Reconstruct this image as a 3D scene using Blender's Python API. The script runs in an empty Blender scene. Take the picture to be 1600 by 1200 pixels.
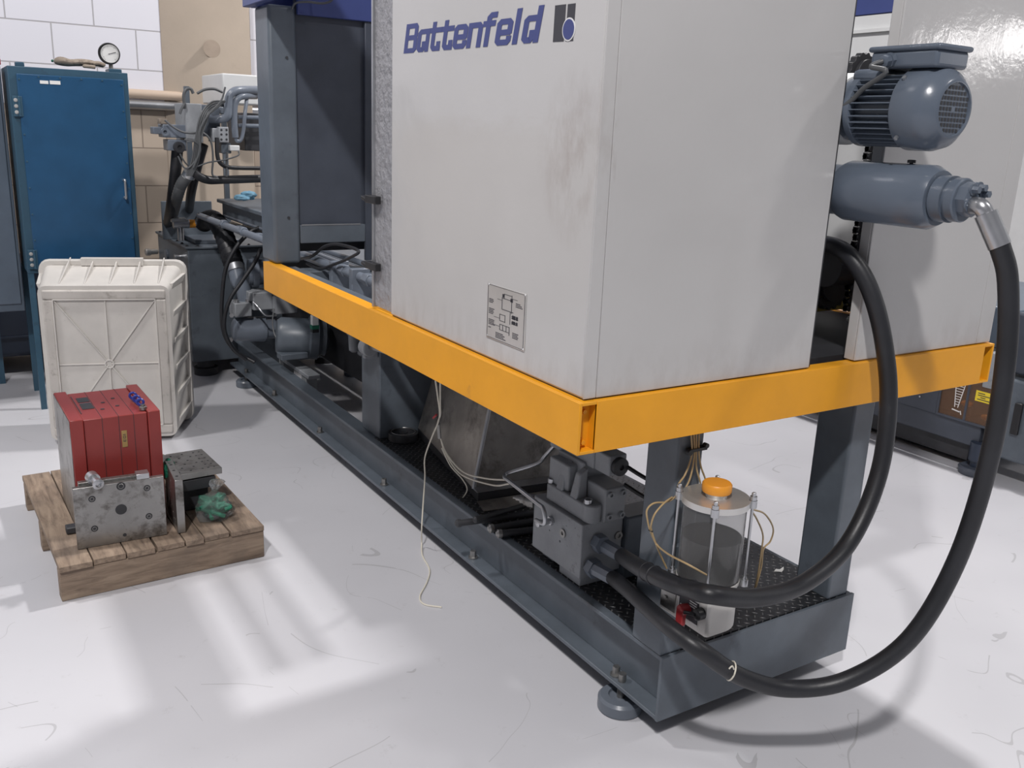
import bpy, bmesh, math, random
from mathutils import Vector, Matrix
random.seed(7)
C = bpy.context.scene.collection
S = bpy.context.scene
PI = math.pi

# ------------------------------------------------------------------ camera
def make_camera():
    cam = bpy.data.cameras.new('camera'); o = bpy.data.objects.new('camera', cam); C.objects.link(o)
    yaw, pitch, roll = 0.56304, -0.26809, 0.04083
    d = Vector((math.sin(yaw)*math.cos(pitch), math.cos(yaw)*math.cos(pitch), math.sin(pitch)))
    r = d.cross(Vector((0, 0, 1))).normalized(); u = r.cross(d)
    r2 = math.cos(roll)*r + math.sin(roll)*u
    u2 = -math.sin(roll)*r + math.cos(roll)*u
    m = Matrix((r2, u2, -d)).transposed().to_4x4()
    m.translation = Vector((-1.417, -1.4907, 1.5))
    o.matrix_world = m
    cam.sensor_width = 36; cam.lens = 1424.08/1600*36
    cam.clip_start = .05; cam.clip_end = 100
    S.camera = o
make_camera()

# ------------------------------------------------------------------ world, lights, exposure
w = bpy.data.worlds.new('workshop_air'); S.world = w; w.use_nodes = True
w.node_tree.nodes['Background'].inputs[0].default_value = (.80, .81, .90, 1)
w.node_tree.nodes['Background'].inputs[1].default_value = .27
def area(name, loc, target, sx, sy, power, col=(1, .97, .96)):
    l = bpy.data.lights.new(name, 'AREA'); l.shape = 'RECTANGLE'; l.size = sx; l.size_y = sy
    l.energy = power; l.color = col
    o = bpy.data.objects.new(name, l); C.objects.link(o); o.location = loc
    o.rotation_euler = (Vector(target)-Vector(loc)).to_track_quat('-Z', 'Y').to_euler()
area('highbay_lamp', (-3.1, -3.0, 6.0), (0, .5, 0), .32, .32, 400)
area('highbay_lamp', (3.4, 2.2, 6.0), (0, 1.5, 0), .35, .35, 380)
area('highbay_lamp', (-3.4, 2.6, 6.0), (-1, 2.5, 0), .45, .45, 190)
area('highbay_lamp', (3.6, -3.4, 6.0), (1, 0, 0), .5, .5, 90)
area('window_daylight', (4.95, -2.95, 2.22), (.797, -.06, 1.755), .22, .20, 2.6)
area('window_daylight', (5.30, -2.72, 2.27), (.797, -.06, 1.755), .26, .28, 4)
S.view_settings.view_transform = 'Standard'; S.view_settings.look = 'None'
S.view_settings.gamma = 1; S.view_settings.use_curve_mapping = False
S.view_settings.exposure = -.37

# ------------------------------------------------------------------ materials
def nodes(name):
    m = bpy.data.materials.new(name); m.use_nodes = True
    nt = m.node_tree; b = nt.nodes['Principled BSDF']
    return m, nt, b
def N(nt, t, **kw):
    n = nt.nodes.new(t)
    for k, v in kw.items():
        if k.startswith('_'): setattr(n, k[1:], v)
        else: n.inputs[k].default_value = v
    return n
def L(nt, a, b): nt.links.new(a, b)
def mathn(nt, op, a, b=None, c=None):
    n = nt.nodes.new('ShaderNodeMath'); n.operation = op
    for i, v in enumerate((a, b, c)):
        if v is None: continue
        if hasattr(v, 'is_linked') or hasattr(v, 'links'): nt.links.new(v, n.inputs[i])
        else: n.inputs[i].default_value = v
    return n.outputs[0]
def ramp(nt, fac, stops):
    r = nt.nodes.new('ShaderNodeValToRGB'); L(nt, fac, r.inputs[0])
    e = r.color_ramp.elements
    while len(e) < len(stops): e.new(.5)
    for i, (p, c) in enumerate(stops):
        e[i].position = p; e[i].color = (*c, 1)
    return r.outputs[0]
def obj_co(nt):
    return N(nt, 'ShaderNodeTexCoord').outputs['Object']
def sc(c, k): return tuple(min(1, v*k) for v in c)
def paint(name, col, rough=.45, metal=0, var=.18, scale=6, bump=.02, dirt=None, dscale=3, damt=.55, spec=.5, bscale=180):
    """painted or plain surface: broad tone variation, optional dirt patches, fine bump"""
    m, nt, b = nodes(name)
    co = obj_co(nt)
    n1 = N(nt, 'ShaderNodeTexNoise', Scale=scale, Detail=5, Roughness=.6); L(nt, co, n1.inputs['Vector'])
    base = ramp(nt, n1.outputs[0], [(.3, sc(col, 1-var)), (.7, sc(col, 1+var*.5))])
    if dirt:
        n2 = N(nt, 'ShaderNodeTexNoise', Scale=dscale, Detail=8, Roughness=.7, Distortion=.3); L(nt, co, n2.inputs['Vector'])
        f = ramp(nt, n2.outputs[0], [(damt, (0, 0, 0)), (damt+.18, (1, 1, 1))])
        mx = N(nt, 'ShaderNodeMix', _data_type='RGBA')
        L(nt, f, mx.inputs[0]); L(nt, base, mx.inputs[6]); mx.inputs[7].default_value = (*dirt, 1)
        base = mx.outputs[2]
    L(nt, base, b.inputs['Base Color'])
    b.inputs['Roughness'].default_value = rough; b.inputs['Metallic'].default_value = metal
    b.inputs['Specular IOR Level'].default_value = spec
    if bump:
        n3 = N(nt, 'ShaderNodeTexNoise', Scale=bscale, Detail=3); L(nt, co, n3.inputs['Vector'])
        bp = N(nt, 'ShaderNodeBump', Strength=bump*5, Distance=.001); L(nt, n3.outputs[0], bp.inputs['Height'])
        L(nt, bp.outputs[0], b.inputs['Normal'])
    return m

M = {}
M['grey'] = paint('slate_grey_paint', (.108, .128, .152), .38, var=.22, dirt=(.045, .05, .06), dscale=5, damt=.6)
M['grey_lt'] = paint('steel_grey_paint', (.13, .15, .18), .33, var=.15, dirt=(.06, .065, .07), dscale=7, damt=.62)
M['grey_motor'] = paint('motor_grey_paint', (.115, .14, .18), .25, var=.1)
M['bulk'] = paint('dark_slate_paint', (.062, .072, .094), .36, var=.2)
M['cast'] = paint('cast_iron_paint', (.30, .315, .335), .5, var=.2, dirt=(.09, .09, .09), dscale=20, damt=.6, bump=.1)
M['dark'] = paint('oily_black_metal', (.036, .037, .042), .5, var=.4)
M['black'] = paint('black_plastic', (.018, .018, .02), .4, var=.2)
M['rubber'] = paint('black_rubber', (.020, .021, .025), .42, var=.35, dirt=(.05, .05, .052), dscale=12, damt=.62, bump=.05)
M['yellow'] = paint('yellow_safety_paint', (.80, .35, .012), .42, var=.08, dirt=(.50, .21, .03), dscale=9, damt=.66)
M['blue'] = paint('royal_blue_paint', (.045, .065, .21), .4, var=.08)
M['ink'] = paint('navy_print', (.05, .065, .21), .5, var=.05, bump=0)
M['ink_grey'] = paint('charcoal_print', (.045, .045, .055), .5, var=.05, bump=0)
M['ink_white'] = paint('white_print', (.75, .75, .75), .5, var=.03, bump=0)
M['tealblue'] = paint('cabinet_blue_paint', (.016, .075, .165), .3, var=.16, dirt=(.05, .12, .16), dscale=9, damt=.66)
M['tealframe'] = paint('cabinet_frame_paint', (.035, .09, .14), .38, var=.15, dirt=(.02, .03, .04), dscale=12, damt=.6)
M['navy'] = paint('dark_navy_paint', (.022, .032, .055), .4, var=.2)
M['cabgrey'] = paint('blue_grey_cabinet_paint', (.10, .13, .17), .3, var=.15)
M['steel'] = paint('worn_steel', (.36, .355, .345), .36, metal=.9, var=.25, dirt=(.12, .11, .10), dscale=14, damt=.5, bump=.05)
M['zinc'] = paint('zinc_plate', (.55, .56, .58), .3, metal=.9, var=.15)
M['alu'] = paint('machined_aluminium', (.72, .71, .69), .36, metal=.75, var=.12)
M['castalu'] = paint('cast_aluminium', (.60, .585, .56), .48, metal=.35, var=.12, dirt=(.30, .28, .26), dscale=14, damt=.6)
M['stainless'] = paint('stained_stainless', (.36, .335, .31), .32, metal=.6, var=.3, dirt=(.12, .11, .10), dscale=6, damt=.5)
M['orange'] = paint('orange_plastic', (.82, .33, .03), .4, var=.06)
M['red'] = paint('red_mould_paint', (.27, .040, .036), .33, var=.12, dirt=(.20, .04, .04), dscale=8, damt=.62)
M['redsign'] = paint('red_plastic', (.38, .03, .035), .35, var=.05)
M['brass'] = paint('brass_tag', (.45, .30, .12), .4, metal=.5, var=.1)
M['bin'] = paint('grimy_white_plastic', (.60, .575, .54), .5, var=.1, dirt=(.40, .375, .34), dscale=14, damt=.62)
M['binedge'] = paint('dirty_plastic_edge', (.52, .49, .455), .5, var=.15, dirt=(.27, .245, .22), dscale=22, damt=.56)
M['offwhite'] = paint('offwhite_housing', (.66, .67, .67), .4, var=.06)
M['whitewire'] = paint('cream_cable', (.70, .66, .56), .45, var=.05, bump=0)
M['tan'] = paint('amber_nylon_tube', (.46, .33, .17), .35, var=.1, bump=0)
M['cable'] = paint('grey_cable', (.09, .095, .10), .45, var=.1, bump=0)
M['green'] = paint('green_glove_fabric', (.012, .17, .10), .6, var=.5)
M['leather'] = paint('dirty_glove_leather', (.30, .25, .20), .8, var=.3, dirt=(.12, .09, .07), dscale=30, damt=.5)
M['lightblue'] = paint('pale_blue_cloth', (.12, .26, .36), .7, var=.6)
M['clearblue'] = paint('blue_plastic_hook', (.03, .05, .30), .35, var=.1)
M['beige'] = paint('beige_wall_paint', (.46, .385, .31), .7, var=.05, dirt=(.38, .31, .25), dscale=4, damt=.6, bump=.08, bscale=60)
M['pipe_beige'] = paint('beige_pipe_paint', (.52, .41, .32), .5, var=.05)
M['olive'] = paint('olive_yellow_paint', (.42, .34, .08), .45, var=.1)
M['sticker'] = paint('yellow_sticker', (.85, .65, .04), .5, var=.05, bump=0)
M['paper'] = paint('white_paper', (.78, .78, .76), .8, var=.04)
M['hydr'] = paint('hydraulic_pipe_paint', (.16, .185, .225), .33, var=.12)

def cover_mat():
    m, nt, b = nodes('pale_grey_cover_paint')
    co = obj_co(nt)
    n1 = N(nt, 'ShaderNodeTexNoise', Scale=1.6, Detail=3); L(nt, co, n1.inputs['Vector'])
    base = ramp(nt, n1.outputs[0], [(.3, (.475, .468, .462)), (.7, (.53, .523, .518))])
    # brown smears near the front corner and along the lower edge
    sep = N(nt, 'ShaderNodeSeparateXYZ'); L(nt, co, sep.inputs[0])
    mp = N(nt, 'ShaderNodeMapping'); mp.inputs['Scale'].default_value = (1, 1.0, .45); L(nt, co, mp.inputs[0])
    n2 = N(nt, 'ShaderNodeTexNoise', Scale=26, Detail=4, Roughness=.6); L(nt, mp.outputs[0], n2.inputs['Vector'])
    yb = mathn(nt, 'SUBTRACT', sep.outputs[1], .01-2)
    yb = mathn(nt, 'DIVIDE', yb, .14); yb = mathn(nt, 'MULTIPLY', yb, yb)
    zb = mathn(nt, 'SUBTRACT', sep.outputs[2], 1.46)
    zb = mathn(nt, 'DIVIDE', zb, .19); zb = mathn(nt, 'MULTIPLY', zb, zb)
    g = mathn(nt, 'SUBTRACT', 1.0, mathn(nt, 'ADD', yb, zb)); g = mathn(nt, 'MAXIMUM', g, 0)
    xm = mathn(nt, 'LESS_THAN', sep.outputs[0], -.66)
    g = mathn(nt, 'MULTIPLY', g, xm)
    f = ramp(nt, n2.outputs[0], [(.42, (0, 0, 0)), (.66, (1, 1, 1))])
    g = mathn(nt, 'MULTIPLY', g, f); g = mathn(nt, 'MULTIPLY', g, .42)
    low = mathn(nt, 'SUBTRACT', 1.10, sep.outputs[2]); low = mathn(nt, 'MAXIMUM', mathn(nt, 'MULTIPLY', low, 2.2), 0)
    low = mathn(nt, 'MULTIPLY', low, f)
    g = mathn(nt, 'ADD', g, low); g = mathn(nt, 'MINIMUM', g, .8)
    mx = N(nt, 'ShaderNodeMix', _data_type='RGBA'); L(nt, g, mx.inputs[0]); L(nt, base, mx.inputs[6])
    mx.inputs[7].default_value = (.30, .25, .23, 1)
    L(nt, mx.outputs[2], b.inputs['Base Color'])
    b.inputs['Roughness'].default_value = .11
    n3 = N(nt, 'ShaderNodeTexNoise', Scale=70, Detail=2); L(nt, co, n3.inputs['Vector'])
    n4 = N(nt, 'ShaderNodeTexNoise', Scale=5, Detail=2); L(nt, co, n4.inputs['Vector'])
    h = mathn(nt, 'ADD', mathn(nt, 'MULTIPLY', n3.outputs[0], .12), n4.outputs[0])
    bp = N(nt, 'ShaderNodeBump', Strength=.45, Distance=.005); L(nt, h, bp.inputs['Height']); L(nt, bp.outputs[0], b.inputs['Normal'])
    return m
M['cover'] = cover_mat()

def floor_mat():
    m, nt, b = nodes('pale_epoxy_floor')
    co = obj_co(nt)
    n1 = N(nt, 'ShaderNodeTexNoise', Scale=.9, Detail=5); L(nt, co, n1.inputs['Vector'])
    base = ramp(nt, n1.outputs[0], [(.3, (.53, .53, .558)), (.7, (.61, .61, .638))])
    # scuffs and hairline scratches
    n2 = N(nt, 'ShaderNodeTexNoise', Scale=14, Detail=10, Roughness=.75); L(nt, co, n2.inputs['Vector'])
    f = ramp(nt, n2.outputs[0], [(.60, (0, 0, 0)), (.80, (.55, .55, .55))])
    mx = N(nt, 'ShaderNodeMix', _data_type='RGBA'); L(nt, f, mx.inputs[0]); L(nt, base, mx.inputs[6]); mx.inputs[7].default_value = (.33, .32, .32, 1)
    cur = mx.outputs[2]
    for sc_, rot, dist, th in ((1.1, .3, 1.8, .006), (.8, 1.9, 2.6, .004)):
        mp = N(nt, 'ShaderNodeMapping'); mp.inputs['Rotation'].default_value = (0, 0, rot); L(nt, co, mp.inputs[0])
        nn = N(nt, 'ShaderNodeTexNoise', Scale=sc_, Detail=1.5, Distortion=dist); L(nt, mp.outputs[0], nn.inputs['Vector'])
        a = mathn(nt, 'ABSOLUTE', mathn(nt, 'SUBTRACT', nn.outputs[0], .5))
        ln = mathn(nt, 'LESS_THAN', a, th*.35)
        nb = N(nt, 'ShaderNodeTexNoise', Scale=3, Detail=2); L(nt, mp.outputs[0], nb.inputs['Vector'])
        ln = mathn(nt, 'MULTIPLY', ln, mathn(nt, 'GREATER_THAN', nb.outputs[0], .56))
        ln = mathn(nt, 'MULTIPLY', ln, .35)
        mx2 = N(nt, 'ShaderNodeMix', _data_type='RGBA'); L(nt, ln, mx2.inputs[0]); L(nt, cur, mx2.inputs[6]); mx2.inputs[7].default_value = (.22, .22, .22, 1)
        cur = mx2.outputs[2]
    L(nt, cur, b.inputs['Base Color'])
    rr = ramp(nt, n1.outputs[0], [(.3, (.30, .30, .30)), (.7, (.42, .42, .42))]); L(nt, rr, b.inputs['Roughness'])
    bp = N(nt, 'ShaderNodeBump', Strength=.06, Distance=.003); L(nt, n2.outputs[0], bp.inputs['Height']); L(nt, bp.outputs[0], b.inputs['Normal'])
    return m
M['floor'] = floor_mat()

def block_mat():
    m, nt, b = nodes('painted_blockwork')
    co = obj_co(nt); sep = N(nt, 'ShaderNodeSeparateXYZ'); L(nt, co, sep.inputs[0])
    cb = N(nt, 'ShaderNodeCombineXYZ')
    L(nt, mathn(nt, 'ADD', mathn(nt, 'ADD', sep.outputs[0], sep.outputs[1]), .51+10-5.1), cb.inputs[0])
    L(nt, mathn(nt, 'ADD', sep.outputs[2], -2.045+.245*20), cb.inputs[1])
    br = N(nt, 'ShaderNodeTexBrick'); L(nt, cb.outputs[0], br.inputs['Vector'])
    br.inputs['Scale'].default_value = 1; br.inputs['Brick Width'].default_value = .49; br.inputs['Row Height'].default_value = .245
    br.inputs['Mortar Size'].default_value = .0045; br.inputs['Mortar Smooth'].default_value = .3
    up = ramp(nt, br.outputs['Fac'], [(0, (.73, .73, .79)), (1, (.42, .41, .43))])
    lo = ramp(nt, br.outputs['Fac'], [(0, (.47, .39, .315)), (1, (.26, .21, .17))])
    k = mathn(nt, 'GREATER_THAN', sep.outputs[2], 1.555)
    mx = N(nt, 'ShaderNodeMix', _data_type='RGBA'); L(nt, k, mx.inputs[0]); L(nt, lo, mx.inputs[6]); L(nt, up, mx.inputs[7])
    L(nt, mx.outputs[2], b.inputs['Base Color']); b.inputs['Roughness'].default_value = .6
    bp = N(nt, 'ShaderNodeBump', Strength=.6, Distance=.004, _invert=True); L(nt, br.outputs['Fac'], bp.inputs['Height']); L(nt, bp.outputs[0], b.inputs['Normal'])
    return m
M['block'] = block_mat()

def checker_mat():
    m, nt, b = nodes('checker_plate')
    co = obj_co(nt); sep = N(nt, 'ShaderNodeSeparateXYZ'); L(nt, co, sep.inputs[0])
    s = 1/.030
    u = mathn(nt, 'MULTIPLY', mathn(nt, 'ADD', sep.outputs[0], sep.outputs[1]), s)
    v = mathn(nt, 'MULTIPLY', mathn(nt, 'SUBTRACT', sep.outputs[0], sep.outputs[1]), s)
    fu = mathn(nt, 'SUBTRACT', mathn(nt, 'FRACT', u), .5); fv = mathn(nt, 'SUBTRACT', mathn(nt, 'FRACT', v), .5)
    par = mathn(nt, 'FLOORED_MODULO', mathn(nt, 'ADD', mathn(nt, 'FLOOR', u), mathn(nt, 'FLOOR', v)), 2)
    inv = mathn(nt, 'SUBTRACT', 1, par)
    a = mathn(nt, 'ADD', mathn(nt, 'MULTIPLY', fu, par), mathn(nt, 'MULTIPLY', fv, inv))
    c = mathn(nt, 'ADD', mathn(nt, 'MULTIPLY', fv, par), mathn(nt, 'MULTIPLY', fu, inv))
    a = mathn(nt, 'DIVIDE', a, .44); a = mathn(nt, 'MULTIPLY', a, a)
    c = mathn(nt, 'DIVIDE', c, .13); c = mathn(nt, 'MULTIPLY', c, c)
    h = mathn(nt, 'MAXIMUM', mathn(nt, 'SUBTRACT', 1, mathn(nt, 'ADD', a, c)), 0)
    n1 = N(nt, 'ShaderNodeTexNoise', Scale=9, Detail=6); L(nt, co, n1.inputs['Vector'])
    base = ramp(nt, n1.outputs[0], [(.3, (.018, .019, .022)), (.7, (.042, .044, .048))])
    mx = N(nt, 'ShaderNodeMix', _data_type='RGBA'); L(nt, mathn(nt, 'MULTIPLY', h, 1.0), mx.inputs[0]); L(nt, base, mx.inputs[6]); mx.inputs[7].default_value = (.22, .22, .225, 1)
    L(nt, mx.outputs[2], b.inputs['Base Color'])
    b.inputs['Roughness'].default_value = .36; b.inputs['Metallic'].default_value = .4
    bp = N(nt, 'ShaderNodeBump', Strength=1, Distance=.003); L(nt, h, bp.inputs['Height']); L(nt, bp.outputs[0], b.inputs['Normal'])
    return m
M['checker'] = checker_mat()

def wood_mat(name, scl):
    m, nt, b = nodes(name)
    co = obj_co(nt)
    mp = N(nt, 'ShaderNodeMapping'); mp.inputs['Scale'].default_value = scl; L(nt, co, mp.inputs[0])
    n1 = N(nt, 'ShaderNodeTexNoise', Scale=4, Detail=8, Roughness=.65, Distortion=.6); L(nt, mp.outputs[0], n1.inputs['Vector'])
    base = ramp(nt, n1.outputs[0], [(.28, (.12, .086, .064)), (.5, (.25, .185, .135)), (.75, (.37, .285, .21))])
    n2 = N(nt, 'ShaderNodeTexNoise', Scale=5, Detail=4); L(nt, co, n2.inputs['Vector'])
    f = ramp(nt, n2.outputs[0], [(.5, (0, 0, 0)), (.75, (.7, .7, .7))])
    mx = N(nt, 'ShaderNodeMix', _data_type='RGBA'); L(nt, f, mx.inputs[0]); L(nt, base, mx.inputs[6]); mx.inputs[7].default_value = (.09, .075, .065, 1)
    L(nt, mx.outputs[2], b.inputs['Base Color']); b.inputs['Roughness'].default_value = .8
    bp = N(nt, 'ShaderNodeBump', Strength=.4, Distance=.002); L(nt, n1.outputs[0], bp.inputs['Height']); L(nt, bp.outputs[0], b.inputs['Normal'])
    return m
M['wood'] = wood_mat('weathered_board_wood', (12, 1.6, 12))
M['wood_beam'] = wood_mat('weathered_beam_wood', (1.4, 12, 12))

def glass(name, col, rough, trans=1, ior=1.45, alpha=1, wob=0):
    m, nt, b = nodes(name)
    b.inputs['Base Color'].default_value = (*col, 1); b.inputs['Roughness'].default_value = rough
    b.inputs['Transmission Weight'].default_value = trans; b.inputs['IOR'].default_value = ior
    b.inputs['Alpha'].default_value = alpha
    if wob:
        co = obj_co(nt); n = N(nt, 'ShaderNodeTexNoise', Scale=40, Detail=5); L(nt, co, n.inputs['Vector'])
        bp = N(nt, 'ShaderNodeBump', Strength=wob, Distance=.01); L(nt, n.outputs[0], bp.inputs['Height']); L(nt, bp.outputs[0], b.inputs['Normal'])
    return m
M['poly'] = glass('scratched_polycarbonate', (.42, .42, .44), .12, .35, 1.4, 1, 1.0)
M['acrylic'] = glass('oil_filmed_acrylic', (.80, .80, .80), .05, .93, 1.12)
M['oil'] = paint('dark_oil', (.02, .022, .024), .15, var=.1, bump=0)
M['bag'] = glass('clear_crumpled_film', (.9, .95, .95), .15, .9, 1.2, .5, .8)
M['smoke'] = glass('smoked_amber_guard', (.35, .22, .15), .15, .6, 1.1, .75)

# ------------------------------------------------------------------ mesh builder
WL = {}
def catmull(P, k=8):
    P = [Vector(p) for p in P]
    if len(P) < 3: return P
    out = []
    Q = [P[0]*2-P[1]] + P + [P[-1]*2-P[-2]]
    for i in range(1, len(Q)-2):
        a, b, c, d = Q[i-1:i+3]
        for j in range(k):
            t = j/k
            out.append(.5*((2*b)+(c-a)*t+(2*a-5*b+4*c-d)*t*t+(3*b-a-3*c+d)*t*t*t))
    out.append(P[-1]); return out
class MB:
    def __init__(s, mat=None):
        s.bm = bmesh.new(); s.M = mat or Matrix.Identity(4); s.lay = s.bm.verts.layers.int.new('piece'); s.pid = 0
    def v(s, p):
        v_ = s.bm.verts.new(s.M @ Vector(p)); v_[s.lay] = s.pid; return v_
    def piece(s): s.pid += 1; return s
    def build_each(s, name, mat, parent=None, **kw):
        out = []
        ids = sorted({v[s.lay] for v in s.bm.verts})
        for i in ids:
            q = MB.__new__(MB); q.bm = s.bm.copy(); q.M = s.M; q.pid = 0
            l_ = q.bm.verts.layers.int['piece']
            bmesh.ops.delete(q.bm, geom=[v for v in q.bm.verts if v[l_] != i], context='VERTS')
            q.bm.verts.layers.int.remove(l_)
            out.append(q.build(name, mat, parent, **kw))
        s.bm.free(); return out
    def box(s, x0, x1, y0, y1, z0, z1, M2=None):
        vs = []
        for z in (z0, z1):
            for x, y in ((x0, y0), (x1, y0), (x1, y1), (x0, y1)):
                p = Vector((x, y, z)); p = M2 @ p if M2 else p
                vs.append(s.v(p))
        for f in ((3, 2, 1, 0), (4, 5, 6, 7), (0, 1, 5, 4), (1, 2, 6, 5), (2, 3, 7, 6), (3, 0, 4, 7)):
            s.bm.faces.new([vs[i] for i in f])
        return s
    def hexa(s, bot, top):
        vs = [s.v(p) for p in bot]+[s.v(p) for p in top]
        n = len(bot)
        s.bm.faces.new(vs[:n][::-1]); s.bm.faces.new(vs[n:])
        for i in range(n): s.bm.faces.new([vs[i], vs[(i+1) % n], vs[n+(i+1) % n], vs[n+i]])
        return s
    def prism(s, poly, vec):
        vec = Vector(vec)
        return s.hexa([Vector(p) for p in poly], [Vector(p)+vec for p in poly])
    def rings(s, rs, closed=False):
        R = [[s.v(p) for p in r] for r in rs]; n = len(R[0])
        for i in range(len(R)-1+(1 if closed else 0)):
            a, b = R[i], R[(i+1) % len(R)]
            for j in range(n): s.bm.faces.new([a[j], a[(j+1) % n], b[(j+1) % n], b[j]])
        if not closed:
            s.bm.faces.new(R[0][::-1]); s.bm.faces.new(R[-1])
        return s
    def lathe(s, p0, ax, prof, n=28, phase=0):
        """prof: list of (distance along axis, radius)"""
        p0 = Vector(p0); ax = Vector(ax).normalized()
        t = Vector((0, 0, 1)) if abs(ax.z) < .9 else Vector((1, 0, 0))
        u = ax.cross(t).normalized(); w_ = ax.cross(u)
        s.rings([[p0+ax*d+(u*math.cos(2*PI*j/n+phase)+w_*math.sin(2*PI*j/n+phase))*max(r, 1e-4) for j in range(n)] for d, r in prof])
        return s
    def cyl(s, a, b, r, r2=None, n=20):
        a = Vector(a); b = Vector(b); l = (b-a).length
        return s.lathe(a, b-a, [(0, r), (l, r if r2 is None else r2)], n)
    def tube(s, P, r, n=12, k=8, ribs=0):
        P = catmull(P, k) if k else [Vector(p) for p in P]
        t0 = (P[1]-P[0]).normalized()
        u = t0.cross(Vector((.3, .2, 1))).normalized(); rs = []
        for i, p in enumerate(P):
            t = (P[min(i+1, len(P)-1)]-P[max(i-1, 0)]).normalized()
            u = (u-t*u.dot(t)).normalized(); w_ = t.cross(u)
            rr = r*(1+(ribs*(1 if i % 2 else -1) if ribs else 0))
            rs.append([p+(u*math.cos(2*PI*j/n)+w_*math.sin(2*PI*j/n))*rr for j in range(n)])
        return s.rings(rs)
    def ring(s, c, ax, R, r, n=32, m=8):
        c = Vector(c); ax = Vector(ax).normalized()
        t = Vector((0, 0, 1)) if abs(ax.z) < .9 else Vector((1, 0, 0))
        u = ax.cross(t).normalized(); w_ = ax.cross(u); rs = []
        for i in range(n):
            d = u*math.cos(2*PI*i/n)+w_*math.sin(2*PI*i/n)
            rs.append([c+d*(R+r*math.cos(2*PI*j/m))+ax*r*math.sin(2*PI*j/m) for j in range(m)])
        return s.rings(rs, True)
    def ball(s, c, rx, ry, rz, n=16, jit=0):
        c = Vector(c); rs = []
        for i in range(n//2+1):
            a = PI*i/(n//2); rs.append([c+Vector((rx*math.sin(a)*math.cos(2*PI*j/n), ry*math.sin(a)*math.sin(2*PI*j/n), rz*math.cos(a)))*(1+jit*random.uniform(-1, 1))+Vector((1e-5*math.cos(2*PI*j/n), 1e-5*math.sin(2*PI*j/n), 0)) for j in range(n)])
        return s.rings(rs)
    def bolt(s, p, ax, r=.009, h=.008):
        ax = Vector(ax).normalized(); p = Vector(p)
        s.lathe(p, ax, [(0, r*1.5), (h*.25, r*1.5)], 16); s.lathe(p+ax*h*.25, ax, [(0, r), (h, r*.95)], 6); return s
    def build(s, name, mat, parent=None, bev=0, smooth=True, seg=2, sub=0):
        off = Vector((0, 0, 0))
        if parent is not None: off = WL[parent.name]
        bmesh.ops.recalc_face_normals(s.bm, faces=s.bm.faces)
        me = bpy.data.meshes.new(name)
        for v in s.bm.verts: v.co -= off
        s.bm.to_mesh(me); s.bm.free()
        if smooth:
            for p in me.polygons: p.use_smooth = True
            me.set_sharp_from_angle(angle=math.radians(38))
        me.materials.append(M[mat] if isinstance(mat, str) else mat)
        o = bpy.data.objects.new(name, me); C.objects.link(o)
        if bev:
            b = o.modifiers.new('bevel', 'BEVEL'); b.width = bev; b.segments = seg; b.limit_method = 'ANGLE'; b.angle_limit = math.radians(40)
            b.harden_normals = False
        if sub:
            b = o.modifiers.new('subdiv', 'SUBSURF'); b.levels = sub; b.render_levels = sub
        if parent is not None: o.parent = parent
        WL[o.name] = off.copy()
        return o
def tag(o, label=None, cat=None, group=None, kind=None):
    if label: o['label'] = label
    if cat: o['category'] = cat
    if group: o['group'] = group
    if kind: o['kind'] = kind
    return o
def thing(name, loc, label, cat, group=None):
    o = bpy.data.objects.new(name, None); C.objects.link(o); o.location = loc; o.empty_display_size = .1
    WL[o.name] = Vector(loc); return tag(o, label, cat, group)
def lab(o, t): o['label'] = t; return o

# ------------------------------------------------------------------ the setting
def struct(o): return tag(o, kind='structure')
f = struct(MB().box(-6, 7, -5, 5.1, -.1, 0).build('floor', 'floor')); f['label'] = 'pale grey epoxy workshop floor with scuffs'; f['category'] = 'floor'
wl = struct(MB().box(-6, 7, 5.1, 5.3, 0, 4.2).build('wall_back', 'block')); wl['label'] = 'blockwork wall painted white above and beige below'; wl['category'] = 'wall'
wr = struct(MB().box(7, 7.2, -5, 5.3, 0, 4.2).build('wall_right', 'offwhite')); wr['label'] = 'plain white wall behind the dark machine'; wr['category'] = 'wall'
pl = MB().prism([(-.075, 5.1, 0), (.20, 4.93, 0), (.47, 4.93, 0), (.47, 5.1, 0)], (0, 0, 4.2)).build('trim_1', 'beige', bev=.012)
M['stain'] = paint('brown_ring_stain', (.36, .29, .23), .75, var=.2)
MB().lathe((0.213, 4.930, 1.956), (0, -1, 0), [(-.001, .055), (.0006, .055)], 30).build('round_stain', 'stain', pl, smooth=False)
struct(pl); pl['label'] = 'beige painted pilaster on the back wall'; pl['category'] = 'pillar'

# ------------------------------------------------------------------ main machine
mc = thing('injection_moulding_machine', (.36, 2, 0), 'large injection moulding machine with pale grey covers, yellow guard rail and slate grey base', 'machine')
W = .723; ZT = .252; ZB = .07
def rail(x_out, sgn):
    m = MB()
    a, b = sorted((x_out, x_out+sgn*.066))
    m.box(a, b, .006, 4.0, ZT-.012, ZT); m.box(a, b, .006, 4.0, ZB, ZB+.012)
    wx = sorted((x_out+sgn*.052, x_out+sgn*.064)); m.box(wx[0], wx[1], .006, 4.0, ZB+.012, ZT-.012)
    r_ = m.build('base_rail', 'grey', mc, bev=.002)
    q = MB()
    for y in (.20, 1.0, 1.75, 2.5, 3.2): q.piece().bolt((x_out+sgn*.025, y, ZB+.012), (0, 0, 1), .011, .022)
    q.build_each('bolt', 'steel', r_)
    return r_
rail(0, 1); rail(W, -1)
MB().box(-.002, W+.002, -.004, .006, ZB, ZT+.001).build('end_plate', 'grey', mc, bev=.0015)
MB().box(.066, W-.066, 3.94, 3.99, ZB, ZT).build('cross_member', 'grey', mc, bev=.002)
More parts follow.
